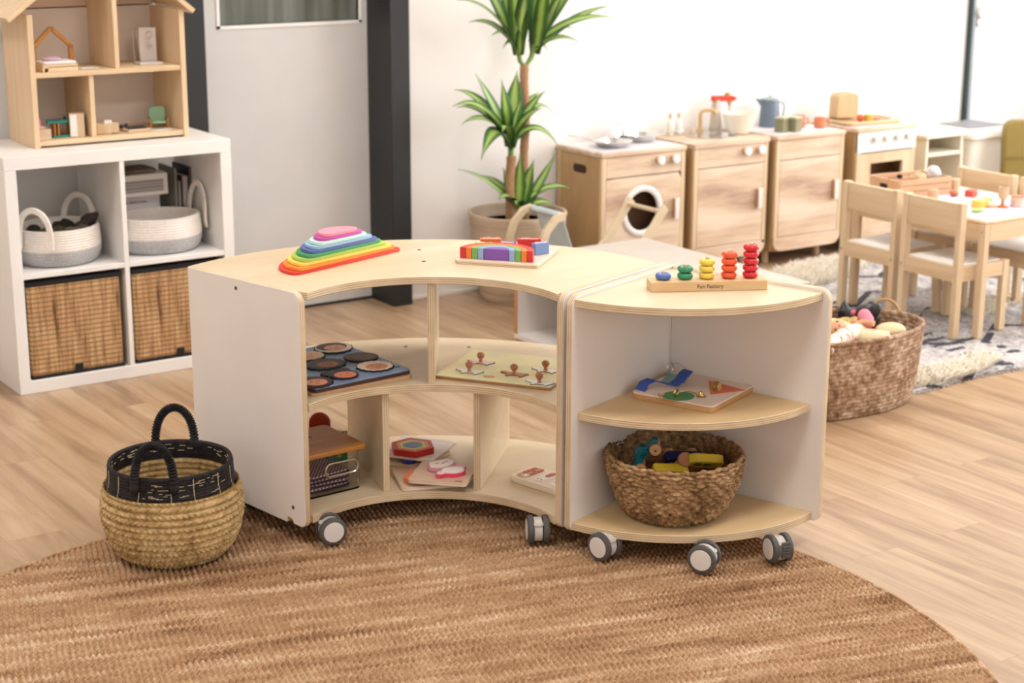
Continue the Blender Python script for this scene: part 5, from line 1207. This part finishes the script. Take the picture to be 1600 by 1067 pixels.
b = MB(); P = rrect(.30, .20, .03); b.tube([(x*.985, y*.98, .012) for x, y in P], .005, 8, closed=True); b.build('rim', M['tray_wood'] if 'tray_wood' in M else 'pinex', t)
solo(MB().ball((0, 0, .0165), .0165, 18), 'toy_fruit', col('red_orange', (220, 96, 56)), 'small red orange toy fruit on the tray in front of the toaster', 'toy food', (5.548, 5.415, KZ+.013))
solo(MB().cyl((0, 0, 0), .019, .032, 20, b=.003), 'toy_jar', col('mustard', (214, 170, 60)), 'mustard yellow toy jar on the tray in front of the toaster', 'toy food', (5.578, 5.395, KZ+.013))
solo(MB().ball((0, 0, .006), (.028, .018, .006), 14, m=8), 'toy_bacon', col('pink_food', (226, 140, 120)), 'flat pink toy food slice on the right of the tray', 'toy food', (5.655, 5.425, KZ+.0135))
o = solo(MB().bb(-.055, .055, -.005, .005, 0, .085), 'cutting_board', col('cream_board', (246, 236, 218), .5), 'cream board standing upright at the right end of the play oven top', 'board', (5.765, 5.40, KZ+.0025), .15, bev=.003)
# small side stand
def stand():
    x0, x1, yf, yb, z = 5.895, 6.135, 5.335, 5.63, .495
    t = thing('side_stand', 'small cream shelf stand with an overhanging top between the play oven and the bin', 'shelf', ((x0+x1)/2, (yf+yb)/2, 0))
    cr = col('cream_paint', (238, 228, 206), .5)
    MB().bb(x0-.01, x1+.03, yf-.01, yb, z-.018, z).build('top', cr, t, world=True, bev=.003)
    MB().bb(x0, x0+.014, yf, yb, 0, z-.018).build('side_panel', cr, t, world=True, bev=.002)
    b = MB(); b.prism([(x1-.014, z-.018), (x1, z-.018), (x1+.03, 0), (x1+.016, 0)], -yb, -yf, T=Matrix.Rotation(PI/2, 4, 'X')); b.build('side_panel', cr, t, world=True, bev=.002)
    MB().bb(x0+.014, x1-.014, yf, yb-.03, .392, .408).build('shelf', cr, t, world=True, bev=.002)
    MB().bb(x0+.014, x1+.004, yb-.04, yb-.03, .02, z-.018).build('back_panel', col('kraft_panel', (204, 176, 136), .7), t, world=True)
stand()
def binn():
    x, y = 6.345, 5.475; z0 = .205
    p = thing('low_bench', 'low wooden bench under the waste bin behind the play table', 'bench', (x+.0, y-.02, 0))
    MB().bb(-.17, .21, -.16, .18, z0-.02, z0-.001).build('top', 'paside', p, bev=.003)
    for sx in (-.15, .19):
        for sy in (-.14, .16): MB().bb(sx-.014, sx+.014, sy-.014, sy+.014, 0, z0-.02).build('leg', 'paside', p)
    t = thing('waste_bin', 'cream plastic bin with wide rim and grey lid flap by the far wall post', 'bin', (x, y, z0))
    b = MB(); V = []; n = None
    lay = [(.235, .215, 0), (.245, .225, .004), (.285, .265, .238), (.30, .28, .239), (.315, .295, .248), (.315, .295, .272), (.30, .28, .286), (.25, .23, .288)]
    F = []
    for w_, d_, z in lay: P = rrect(w_, d_, .03); n = len(P); V += [(a, c, z) for a, c in P]
    for k in range(len(lay)-1):
        for i in range(n): F.append((k*n+i, k*n+(i+1) % n, (k+1)*n+(i+1) % n, (k+1)*n+i))
    F += [list(range(n))[::-1], [(len(lay)-1)*n+i for i in range(n)]]
    b.add(V, F); b.build('body', col('bin_cream', (246, 238, 224), .45), t)
    MB().prism(rrect(.235, .21, .02), .2885, .293).build('lid_flap', col('lid_grey', (140, 140, 146), .5), t, bev=.002)
    MB().bb(-.163, -.145, -.05, .06, .272, .284).build('clip', 'discw', t, bev=.002)
binn()
# olive chair at the right edge
def green_chair():
    t = thing('olive_chair', 'olive green upholstered child chair at the far right edge', 'chair', (6.42, 5.03, 0), math.radians(-32))
    gm = plain('olive_leather', (146, 126, 60), .5, var=.08)
    # local x to the right, y back
    P = rrect(.40, .34, .05); T = Matrix.Translation((0, .16, .37)) @ Matrix.Rotation(PI/2-.1, 4, 'X')
    MB().prism(P, -.03, .03, T=T).build('backrest', gm, t, bev=.012, seg=3)
    b = MB(); b.bar([(-.2, .118, .375), (.2, .118, .375)], (0, .1, 1), .004, .006); b.build('seam', col('olive_seam', (132, 126, 54)), t)
    MB().prism(rrect(.42, .34, .05), .22, .285, T=Matrix.Translation((0, -.03, 0))).build('seat', gm, t, bev=.014, seg=3)
    for sx in (-.17, .17):
        for sy in (-.15, .12): MB().rod((sx, sy, 0), (sx*.95, sy*.95, .225), .014, 12).build('leg', 'paulowz', t)
green_chair()
# ================================================================ TABLE AND CHAIRS
def chair_proto():
    t = thing('child_chair', '', '', (0, 0, .014), 0, 'pale pine child chairs at the play table')
    # local: x = forward (towards table), width along y; origin centre of rear legs line
    W_, D_ = .280, .255; H = .492; sh = .268
    for s in (-1, 1):
        MB().bar([(0, s*(W_/2-.012), 0), (0, s*(W_/2-.012), H)], (0, 1, 0), .024, .030).build('leg', 'chair', t, bev=.002)
        MB().bar([(D_-.01, s*(W_/2-.012), 0), (D_-.01, s*(W_/2-.012), sh-.006)], (0, 1, 0), .024, .030).build('leg', 'chair', t, bev=.002)
        MB().bb(.012, D_-.022, s*(W_/2-.012)-.009, s*(W_/2-.012)+.009, sh-.062, sh-.008).build('side_rail', 'pinex', t, bev=.0015)
        for z in (sh-.035,): MB().cyl((0, 0, 0), .005, .002, 12, T=Matrix.Translation((-.0155, s*(W_/2-.012), z)) @ Matrix.Rotation(-PI/2, 4, 'Y')).build('bolt', 'steel', t)
    MB().bb(-.012, .006, -W_/2+.024, W_/2-.024, sh-.062, sh-.006).build('rear_rail', 'chairx', t, bev=.0015)
    MB().bb(D_-.018, D_-.002, -W_/2+.024, W_/2-.024, sh-.062, sh-.008).build('front_rail', 'chairx', t, bev=.0015)
    MB().bb(-.010, .008, -W_/2+.0242, W_/2-.0242, H-.105, H-.003).build('backrest', 'chairx', t, bev=.002)
    MB().bb(.004, D_-.022, -W_/2+.022, W_/2-.022, sh-.012, sh-.004).build('seat', col('seat_white', (244, 240, 236), .4), t, bev=.001)
    return t
cp = chair_proto()
chairs = [(4.668, 4.168, 0, 'pale pine child chair nearest the camera, back towards the toy basket'), (4.672, 4.478, 0, 'pale pine child chair beside the nearest one, in front of the play cupboard'), (5.298, 4.470, PI, 'pale pine child chair across the table, nearer the waste bin'), (5.298, 4.160, PI, 'pale pine child chair across the table, cut by the right edge')]
for i, (x, y, a, lab) in enumerate(chairs):
    o = cp if i == 0 else copy_tree(cp); o.location = (x, y, .014); o.rotation_euler = (0, 0, a); tag(o, lab, 'chair')
def table():
    x0, x1, y0, y1, z = 4.738, 5.232, 3.988, 4.640, .442
    t = thing('child_table', 'low pale pine child table covered with play food between four chairs', 'table', ((x0+x1)/2, (y0+y1)/2, .012))
    for x in (x0+.013, x1-.013):
        for y in (y0+.016, y1-.016): MB().bar([(x, y, .012), (x, y, z-.014)], (0, 1, 0), .030, .026).build('leg', 'chair', t, world=True, bev=.002)
    for y in (y0+.010, y1-.010): MB().bb(x0+.026, x1-.026, y-.009, y+.009, z-.078, z-.014).build('apron', 'pinex', t, world=True, bev=.0015)
    for x in (x0+.010, x1-.010): MB().bb(x-.009, x+.009, y0+.03, y1-.03, z-.078, z-.014).build('apron', 'chairx', t, world=True, bev=.0015)
    MB().bb(x0, x1, y0, y1, z-.014, z-.004).build('rim', 'chairx', t, world=True, bev=.003)
    MB().bb(x0+.012, x1-.012, y0+.012, y1-.012, z-.0039, z).build('top', col('table_white', (246, 240, 234), .35), t, world=True)
    for yy in (y0+.016,): MB().cyl((0, 0, 0), .006, .002, 12, T=Matrix.Translation((x0-.0005, yy, .40)) @ Matrix.Rotation(-PI/2, 4, 'Y')).build('bolt', 'steel', t, world=True)
table()
TZ = .4425
m, nt, b = newmat('flowery_placemat', .5); nt.links.new(ramp(nt, noise(nt, coords(nt), 26, 3), [(.35, (214, 160, 190)), (.45, (238, 214, 224)), (.6, (222, 206, 232)), (.7, (150, 110, 150))]), b.inputs['Base Color'])
solo(MB().prism(rrect(.30, .22, .01), 0, .0018), 'placemat', m, 'flowery lilac and pink placemat at the near end of the table', 'placemat', (4.975, 4.135, TZ), .06)
solo(MB().prism(rrect(.20, .2, .01), 0, .0018), 'placemat', m, 'flowery lilac placemat in the middle of the table', 'placemat', (4.955, 4.40, TZ), .06)
TP = TZ+.0022
cc = wood('crate_wood', (214, 176, 140), (196, 152, 114), 0, 9, .15)
def crate():
    t = thing('wooden_crate', 'small wooden crate with a hand hole on the far end of the child table', 'crate', (4.935, 4.535, TZ), math.radians(-7))
    L, D, H = .25, .17, .068
    for s in (-1, 1):
        MB().bb(s*L/2-.004, s*L/2+.004, -D/2, D/2, 0, H).build('end_board', cc, t, bev=.001)
        for z in (.003, .026, .049): MB().bb(-L/2+.004, L/2-.004, s*D/2-.003, s*D/2+.003, z, z+.019).build('slat', cc, t, bev=.0008)
    MB().bb(-L/2, L/2, -D/2, D/2, 0, .003).build('base', cc, t)
    MB().prism(rrect(.045, .016, .007), .0041, .0046, T=Matrix.Translation((-L/2, 0, .04)) @ Matrix.Rotation(-PI/2, 4, 'Y') @ Matrix.Rotation(PI/2, 4, 'Z')).build('hand_hole', 'black', t)
crate()
solo(MB().ball((0, 0, 0), (.045, .03, .022), 18), 'wrapped_parcel', col('wrap_orange', (232, 190, 140), .6, var=.3, vs=30), 'orange and white wrapped play food in the crate', 'toy food', (4.955, 4.515, TZ+.060), .3)
b = MB(); b.ball((0, 0, 0), (.022, .03, .036), 18); solo(b, 'foil_ball', plain('crumpled_foil', (232, 232, 236), .2, .4, var=.15, vs=40, bs=50), 'silvery white crumpled parcel sticking up out of the crate', 'toy food', (5.02, 4.50, TZ+.070), .3)
solo(MB().ball((0, 0, 0), (.012, .012, .009), 12), 'dark_button', 'black', 'small black round toy at the left edge of the crate contents', 'toy', (4.885, 4.545, TZ+.068))
solo(MB().cyl((0, 0, 0), .020, .034, 20, b=.002), 'wooden_pot', cc, 'short round wooden pot beside the crate', 'toy', (4.92, 4.405, TP))
solo(MB().cyl((0, 0, 0), .017, .055, 20, b=.002), 'wooden_cylinder', 'paulowz', 'tall pale wooden cylinder in the middle of the table', 'toy', (5.085, 4.445, TZ))
solo(MB().prism(rrect(.05, .036, .008), 0, .026), 'toy_steak', col('brick_red', (206, 84, 60)), 'brick red toy block beside the tall wooden cylinder', 'toy food', (5.075, 4.355, TZ), .3, bev=.003)
solo(MB().prism(rrect(.06, .045, .006), 0, .026), 'toy_cheese', col('butter_yellow', (240, 206, 96)), 'yellow toy butter block at the near end of the table', 'toy food', (4.93, 4.185, TP), .2, bev=.003)
solo(MB().prism(rrect(.05, .05, .02), 0, .006), 'toy_bread', col('toast', (222, 170, 110)), 'tan toast slice beside the yellow butter block', 'toy food', (4.965, 4.165, TP), .2, bev=.002)
solo(MB().ball((0, 0, .006), (.030, .02, .007), 16, m=8), 'toy_lettuce', col('leaf_green', (164, 204, 110)), 'light green toy lettuce leaf at the near corner of the table', 'toy food', (4.85, 4.125, TP))
solo(MB().ball((0, 0, .006), (.022, .018, .007), 16, m=8), 'toy_lettuce', col('leaf_green', (164, 204, 110)), 'light green toy leaf behind the wooden goblet', 'toy food', (5.055, 4.255, TP))
solo(MB().ball((0, 0, .012), (.018, .018, .012), 16, m=8), 'toy_mushroom', col('rust_brown', (190, 116, 78)), 'rust brown rounded toy in front of the tall wooden cylinder', 'toy food', (5.02, 4.39, TP))
t = thing('wooden_goblet', 'pale wooden goblet with a brown foot at the near end of the table', 'goblet', (4.988, 4.13, TP))
MB().lathe([(.0001, 0), (.020, 0), (.020, .004), (.006, .012), (.005, .028)], 24).build('foot', col('goblet_brown', (196, 120, 60)), t); MB().lathe([(.005, .0281), (.016, .036), (.019, .05), (.018, .076), (.015, .076), (.014, .045), (.0001, .034)], 24).build('cup', 'paulowz', t)
t = thing('glass_jar', 'small clear jar with orange contents at the near right of the table', 'jar', (5.052, 4.115, TP))
MB().lathe([(.0001, 0), (.024, 0), (.026, .004), (.026, .036), (.023, .036), (.023, .005), (.0001, .004)], 28).build('glass', col('jar_beige', (226, 204, 184), .15), t); MB().cyl((0, 0, .0362), .022, .003, 20).build('contents', col('orange_food', (220, 132, 84)), t)

# ================================================================ PATTERNED RUG
def rug2():
    x0, x1, y0, y1 = 4.06, 6.28, 3.675, 5.235
    m, nt, b = newmat('berber_wool', .95, spec=.1); tc = nd(nt, 'ShaderNodeTexCoord'); sp = nd(nt, 'ShaderNodeSeparateXYZ'); nt.links.new(tc.outputs['Object'], sp.inputs[0])
    v = tc.outputs['Object']; n = noise(nt, v, 60, 3, .7); nb = noise(nt, v, 5, 3, .6)
    base = ramp(nt, mth(nt, 'ADD', mth(nt, 'MULTIPLY', n, .6), mth(nt, 'MULTIPLY', nb, .4)), [(.38, (124, 120, 120)), (.5, (180, 174, 172)), (.64, (210, 204, 198))])
    # dark stepped diamonds and stripes
    X, Y = sp.outputs[0], sp.outputs[1]
    zig = mth(nt, 'ADD', Y, mth(nt, 'MULTIPLY', mth(nt, 'ABSOLUTE', mth(nt, 'SUBTRACT', mth(nt, 'FRACT', mth(nt, 'MULTIPLY', X, 2.1)), .5)), .30))
    st = mth(nt, 'LESS_THAN', mth(nt, 'FRACT', mth(nt, 'MULTIPLY', zig, 3.1)), .11)
    st2 = mth(nt, 'MULTIPLY', mth(nt, 'LESS_THAN', mth(nt, 'FRACT', mth(nt, 'MULTIPLY', Y, 15)), .4), mth(nt, 'LESS_THAN', mth(nt, 'ABSOLUTE', mth(nt, 'SUBTRACT', mth(nt, 'FRACT', mth(nt, 'MULTIPLY', X, .9)), .5)), .10))
    k = mth(nt, 'MULTIPLY', mth(nt, 'MAXIMUM', st, st2), mth(nt, 'GREATER_THAN', noise(nt, v, 3.2, 1), .46))
    nt.links.new(mixc(nt, mth(nt, 'MULTIPLY', k, .9), base, (46, 48, 62)), b.inputs['Base Color'])
    nx, ny = 300, 220; xs = np.linspace(x0, x1, nx); ys = np.linspace(y0, y1, ny); X_, Y_ = np.meshgrid(xs, ys, indexing='ij')
    Y2 = Y_+.012*np.sin(X_*9)*(Y_ < y0+.03); H = .008+.003*rng.random(X_.shape)+.002*np.sin(X_*70)*np.sin(Y_*80)
    edge = (X_ <= x0+.001) | (X_ >= x1-.001) | (Y_ <= y0+.001) | (Y_ >= y1-.001); H = np.where(edge, .0005, H)
    i = np.arange(nx-1)[:, None]; j = np.arange(ny-1)[None]; F = np.stack([i*ny+j, (i+1)*ny+j, (i+1)*ny+j+1, i*ny+j+1], -1).reshape(-1, 4)
    o = npmesh('berber_rug', np.c_[X_.ravel()-5.2, Y2.ravel()-4.4, H.ravel()], F, m); o.location = (5.2, 4.4, 0)
    tag(o, 'black and white patterned wool rug under the child table', 'rug')
    # shaggy cream pile areas
    pm, nt, b = newmat('cream_pile', .95, spec=.1); nt.links.new(ramp(nt, noise(nt, coords(nt), 70, 3, .7), [(.35, (236, 226, 206)), (.55, (250, 243, 230)), (.7, (253, 250, 242))]), b.inputs['Base Color'])
    def shag(poly, nt_, L, name='shaggy_pile'):
        P = np.array(poly); mn, mx = P.min(0), P.max(0); V = []; F = []; c = 0
        def inside(x, y):
            r = False; n = len(poly)
            for a in range(n):
                xa, ya = poly[a]; xb, yb = poly[a-1]
                if (ya > y) != (yb > y) and x < (xb-xa)*(y-ya)/(yb-ya)+xa: r = not r
            return r
        while c < nt_:
            x, y = random.uniform(mn[0], mx[0]), random.uniform(mn[1], mx[1])
            if not inside(x, y): continue
            a = random.uniform(0, 2*PI); l = L*random.uniform(.6, 1.1); dx, dy = random.gauss(0, .014), random.gauss(-.004, .014); wd = .0035
            o_ = len(V); ca, sa = math.cos(a)*wd, math.sin(a)*wd
            V += [(x-ca, y-sa, .006), (x+ca, y+sa, .006), (x+dx*.5+ca*.9, y+dy*.5+sa*.9, .006+l*.65), (x+dx*.5-ca*.9, y+dy*.5-sa*.9, .006+l*.65), (x+dx, y+dy, .006+l)]
            F += [(o_, o_+1, o_+2, o_+3), (o_+3, o_+2, o_+4)]; c += 1
        b_ = MB(); b_.v = [(q[0], q[1], q[2]) for q in V]; b_.f = [list(f) for f in F]; b_.m = [0]*len(F)
        q = b_.build(name, pm, o, world=True, smooth=False); q['kind'] = 'stuff'
    shag([(4.09, 3.69), (4.17, 3.685), (4.42, 3.70), (4.55, 3.74), (4.60, 3.79), (4.55, 3.84), (4.42, 3.80), (4.28, 3.80), (4.22, 3.86), (4.10, 3.88)], 5200, .032)
    shag([(4.74, 4.93), (4.78, 5.12), (4.98, 5.20), (5.25, 5.22), (5.24, 5.05), (5.12, 4.99), (4.9, 4.93)], 6500, .05)
    shag([(5.0, 4.2), (5.4, 4.3), (5.7, 4.2), (5.7, 4.32), (5.3, 4.42), (5.0, 4.32)], 3000, .025)
    b = MB()
    for k in range(220):
        x = x0+.02+(x1-x0-.04)*k/219; y = y0+.012*math.sin(x*9)
        b.tube([(x, y+.004, .006), (x+random.uniform(-.004, .004), y-.008, .006), (x+random.uniform(-.01, .01), y-.018, .0015)], .0016, 5)
    q = b.build('fringe', m, o, world=True); q['kind'] = 'stuff'
rug2()
# ================================================================ BIG TOY BASKET WITH DOLLS
def toy_basket():
    t = thing('doll_basket', 'large oval brown rope basket full of dolls at the corner of the patterned rug', 'basket', (3.715, 3.765, .001), math.radians(-12))
    a, b_ = .378, .205; H = .245
    outp = [(.86, 0), (.9, .01), (.945, .06), (.965, .12), (.985, .19), (1.0, H)]; inn = [(.965, H+.002), (.95, .19), (.93, .12), (.90, .06), (.85, .016), (.0, .012)]
    sc = lambda P: [(r*a, z) for r, z in P]; sy = b_/a
    po = resample(smoothprof(sc(outp)), .0022); pi_ = resample(smoothprof(sc(inn)), .004)
    basket_mesh('outer_coils', np.r_[[(0, .001)], po], 520, lambda T, S_, Z: (.0028*(np.abs(np.sin(PI*Z/.0125))**.6-.5)+.0022*np.abs(np.sin(T*95+Z*240))), 'toyweave', t, 1, sy)
    basket_mesh('lining', pi_, 320, lambda T, S_, Z: .002*np.sin(2*PI*S_/.0125)+.001*np.sin(T*100), 'toyweave', t, 1, sy)
    P = [(a*.985*math.cos(2*PI*i/200), b_*.985*math.sin(2*PI*i/200), H+.002) for i in range(200)]
    MB().tube(P, [.0075+.0008*math.sin(i*2.1) for i in range(200)], 8, closed=True).build('rim', 'cotton' if False else 'toyweave', t)
    Wi0 = Matrix.LocRotScale(t.location, t.rotation_euler, None).inverted()
    P = []
    for i in range(25):
        q = PI*i/24; P.append(tuple(Wi0 @ Vector((4.032+.056*(1-math.cos(q))/2, 3.838-.070*(1-math.cos(q))/2, H-.02+.062*math.sin(q)**.8))))
    MB().tube(P, .0042, 10).build('handle', wood('leather_tan', (190, 150, 100), (160, 118, 74), 0, 20, 1), t)
    P = [(-.232-.046*math.cos(PI*i/24), -b_*.82-.008, H-.045+.02*math.sin(PI*i/24)) for i in range(25)]
    MB().tube(P, .0042, 10).build('handle', M['leather_tan'] if 'leather_tan' in M else 'pinex', t)
    Wm = Matrix.LocRotScale(t.location, t.rotation_euler, None)
    skin = col('doll_skin', (222, 166, 124), .5); skin2 = col('doll_skin_pink', (232, 170, 140), .5)
    def doll(name, label, p, rot, skinm, hair, hairm, dress, scale=1, sleep=False, bald=False):
        q = thing(name, label, 'doll', Wm @ Vector(p)); q.rotation_euler = rot; q.scale = (scale,)*3
        # lying along local x: head at +x
        MB().ball((0, 0, 0), (.044, .040, .042), 28, m=16).build('head', skinm, q)
        b = MB()
        for s in (-1, 1): b.ball((.004, s*.015, .039), (.0045, .0035, .003), 10, m=6)
        b.build('eyes', col('doll_eye', (70, 62, 60), .3), q)
        MB().ball((-.006, 0, .043), (.004, .0045, .004), 10, m=6).ball((-.018, 0, .036), (.003, .008, .003), 10, m=6).build('nose_and_mouth', col('doll_lip', (206, 120, 100)), q)
        for s in (-1, 1): MB().ball((0, s*.040, .004), (.008, .005, .010), 10, m=8).build('ear', skinm, q)
        if hair == 'cap': MB().ball((.010, 0, -.005), (.040, .0435, .043), 24, m=14).build('hair', hairm, q)
        if hair == 'long':
            b = MB(); b.ball((.010, 0, -.005), (.042, .0455, .045), 24, m=14); b.ball((.04, .018, -.002), (.035, .024, .02), 16, m=10); b.ball((.02, -.04, -.004), (.034, .02, .02), 16, m=10); b.build('hair', hairm, q)
        MB().lathe([(.0001, 0), (.018, .004), (.03, .03), (.036, .08), (.040, .13), (.02, .14), (.0001, .142)], 24, T=Matrix.Translation((-.034, 0, -.004)) @ Matrix.Rotation(-PI/2, 4, 'Y')).build('body_clothing', dress, q)
        for s in (-1, 1):
            MB().tube([(-.05, s*.03, .004), (-.075, s*.048, .014), (-.10, s*.046, .024), (-.112, s*.043, .028)], [.0105, .010, .0085, .0095], 12).build('arm', skinm, q)
        return q
    stripe, nt, bs = newmat('red_striped_cloth', .9); nt.links.new(ramp(nt, noise(nt, coords(nt, (1.6, .25, .25)), 36, 1), [(.0, (246, 226, 206)), (.56, (246, 228, 210)), (.60, (200, 92, 70)), (.66, (246, 228, 210))], 'CONSTANT'), bs.inputs['Base Color'])
    bl = col('blonde_wool', (226, 192, 122), .8, var=.2, vs=60)
    def axes(face, body):
        z = Vector(face).normalized(); x = -Vector(body); x = (x-z*x.dot(z)).normalized(); y = z.cross(x)
        return Matrix((x, y, z)).transposed().to_euler()
    Wi = Wm.inverted()
    bk = col('black_hair', (26, 24, 30), .45, var=.4, vs=50)
    bl = col('blonde_wool', (226, 192, 122), .8, var=.2, vs=60)
    doll('baby_doll', 'pale bald baby doll at the left of the doll basket', Wi @ Vector((3.728, 3.690, .252)), axes((-.45, -.55, .65), (.85, .0, -.7)), skin, 'cap', col('pale_cap', (232, 204, 150), .7), col('cream_dress', (236, 216, 176), .8), .95)
    doll('black_haired_doll', 'doll with long black hair in the middle of the doll basket', Wi @ Vector((3.893, 3.722, .262)), axes((.7, -.5, -.5), (-.2, .3, -.6)), col('doll_dark', (70, 48, 42), .5), 'long', bk, col('pink_top', (226, 132, 152), .8), .92)
    doll('small_faced_doll', 'small brown haired doll peeking over the front rim of the doll basket', Wi @ Vector((3.806, 3.612, .240)), axes((-.35, -.45, .8), (-.5, .8, .1)), skin2, 'cap', col('brown_hair', (134, 84, 46), .8), col('cream_dress', (236, 216, 176), .8), .62)
    b = MB(); b.tube([(3.600, 3.592, .232), (3.655, 3.618, .246), (3.700, 3.630, .250), (3.756, 3.645, .254), (3.800, 3.655, .257), (3.822, 3.655, .256)], [.016, .025, .027, .026, .020, .008], 20)
    solo(b, 'striped_sleeve', stripe, 'cream cloth bundle with red stripes at the front of the doll basket', 'cloth')
    b = MB(); b.ball((0, 0, 0), (.052, .034, .026), 24, m=14); solo(b, 'cream_cloth', plain('cream_knit', (226, 204, 162), .9, bs=120), 'rounded cream cloth bundle at the right end of the doll basket', 'cloth', (3.885, 3.615, .248), math.radians(-20))
    b = MB(); b.tube([(3.858, 3.712, .272), (3.842, 3.686, .288), (3.822, 3.655, .283), (3.806, 3.632, .268)], [.010, .021, .022, .012], 16); solo(b, 'pink_cloth', col('pink_top', (226, 132, 152), .8), 'small pink doll garment lying over the black hair in the doll basket', 'doll clothes')
    b = MB(); b.tube([(3.905, 3.80, .235), (3.885, 3.80, .262), (3.872, 3.805, .278), (3.880, 3.812, .305)], [.030, .034, .020, .002], 16); solo(b, 'black_hat', bk, 'black pointed doll hat at the back left of the doll basket', 'doll hat')
    b = MB(); b.ball((0, 0, 0), (.010, .008, .009), 12, m=8); b.ball((.012, -.006, 0), (.008, .006, .008), 12, m=8); solo(b, 'pink_bow', col('hot_pink', (240, 110, 140), .6), 'small hot pink bow beside the black hat in the doll basket', 'bow', (3.855, 3.745, .283))
    b = MB(); b.ball((0, 0, 0), (.036, .026, .026), 18); b.ball((.026, -.012, .008), (.022, .022, .022), 14, m=10); solo(b, 'blonde_wig', bl, 'blonde doll hair behind the bald baby doll', 'doll', (3.812, 3.735, .250), -.4)
    MBx = MB(); MBx.ball((0, 0, 0), (.30, .15, .10), 24); solo(MBx, 'blanket', col('brown_blanket', (150, 110, 84), .9), 'brown blanket filling the bottom of the doll basket', 'blanket', Wm @ Vector((0, 0, .118)), math.radians(-12))
toy_basket()
# ================================================================ LOW WHITE SHELF behind, and the doll pram
def low_unit():
    x0, x1, y0, y1, h = 3.342, 3.930, 4.02, 4.892, .32
    t = thing('low_shelf', 'low white open shelf with plywood edges behind the curved shelf', 'shelf', ((x0+x1)/2, (y0+y1)/2, 0))
    wh = col('beige_laminate_shaded', (194, 184, 172), .45)  # dulled beige: the shading of the top is put into this colour
    MB().bb(x0-.004, x1, y0, y1, h-.018, h).build('top_board', wh, t, world=True, bev=.002)
    for a in (y0, y1-.018, (y0+y1)/2-.009): MB().bb(x0+.002, x1, a, a+.018, .04, h-.018).build('side_board', 'laminate', t, world=True, bev=.001)
    for a in (y0, y1-.018, ): MB().bb(x0, x0+.0018, a, a+.018, .04, h-.018).build('board_edge', wood('birch_edge', (206, 150, 96), (190, 132, 80), 2, 9, .1), t, world=True)
    MB().bb(x0, x1, y0, y1, .022, .04).build('bottom_board', 'laminate', t, world=True, bev=.001)
    MB().bb(x0+.006, x1-.006, y0+.006, y1-.006, 0, .022).build('plinth', wood('plinth_wood', (196, 138, 88), (176, 118, 70), 1, 9, .1), t, world=True)
    MB().bb(x1-.012, x1, y0+.018, y1-.018, .04, h-.018).build('back_board', 'laminate', t, world=True)
low_unit()
def pram():
    t = thing('doll_stroller', 'pale wooden doll stroller with a light blue fabric sling between plant pot and washing machine', 'doll stroller', (3.85, 5.13, 0))
    pw = M['birch']; ya, yb = 5.03, 5.24
    for y in (ya, yb):
        MB().bar([(3.655, y, .408), (3.618, y, .400), (3.578, y, .36), (3.558, y, .31), (3.555, y, .24), (3.57, y, .16), (3.62, y, .09)], (0, 1, 0), .016, .030).build('seat_arm', pw, t, world=True, bev=.002)
        MB().bar([(4.135, y, .392), (4.11, y, .365), (4.07, y, .31), (4.02, y, .25), (3.95, y, .18), (3.86, y, .12), (3.7, y, .085), (3.6, y, .08)], (0, 1, 0), .016, .032).build('handle_arm', pw, t, world=True, bev=.002)
    MB().rod((4.118, ya, .375), (4.118, yb, .375), .0085, 14).build('handle_bar', pw, t, world=True); MB().rod((3.652, ya, .405), (3.652, yb, .405), .008, 14).build('sling_bar', pw, t, world=True)
    bl = col('light_blue_fabric', (216, 232, 240), .85)
    b = MB(); n = 14; V = []; F = []
    path = [(3.640, .404), (3.652, .418), (3.664, .406), (3.672, .37), (3.70, .30), (3.735, .22), (3.76, .15), (3.78, .10)]
    for i, (x, z) in enumerate(path):
        for k in range(9):
            s = k/8; y = ya+.014+(yb-ya-.028)*s; sag = -.02*math.sin(PI*s)*(i/7)
            wd = 1-.25*max(0, (i-2)/5); y = (ya+yb)/2+(y-(ya+yb)/2)*wd; V.append((x-sag, y, z+sag*.3))
    for i in range(len(path)-1):
        for k in range(8): F.append((i*9+k, i*9+k+1, i*9+10+k, i*9+9+k))
    b.add(V, F); o = b.build('fabric_sling', bl, t, world=True); s = o.modifiers.new('thickness', 'SOLIDIFY'); s.thickness = .003
    MB().bb(3.60, 4.0, ya+.02, yb-.02, .075, .085).build('platform', pw, t, world=True, bev=.002)
    for x in (3.64, 3.95):
        for y in (ya-.012, yb+.012): MB().lathe([(.0001, -.007), (.04, -.007), (.042, -.004), (.042, .004), (.04, .007), (.0001, .007)], 28, T=Matrix.Translation((x, y, .0425)) @ Matrix.Rotation(PI/2, 4, 'X')).build('wheel', pw, t, world=True)
pram()
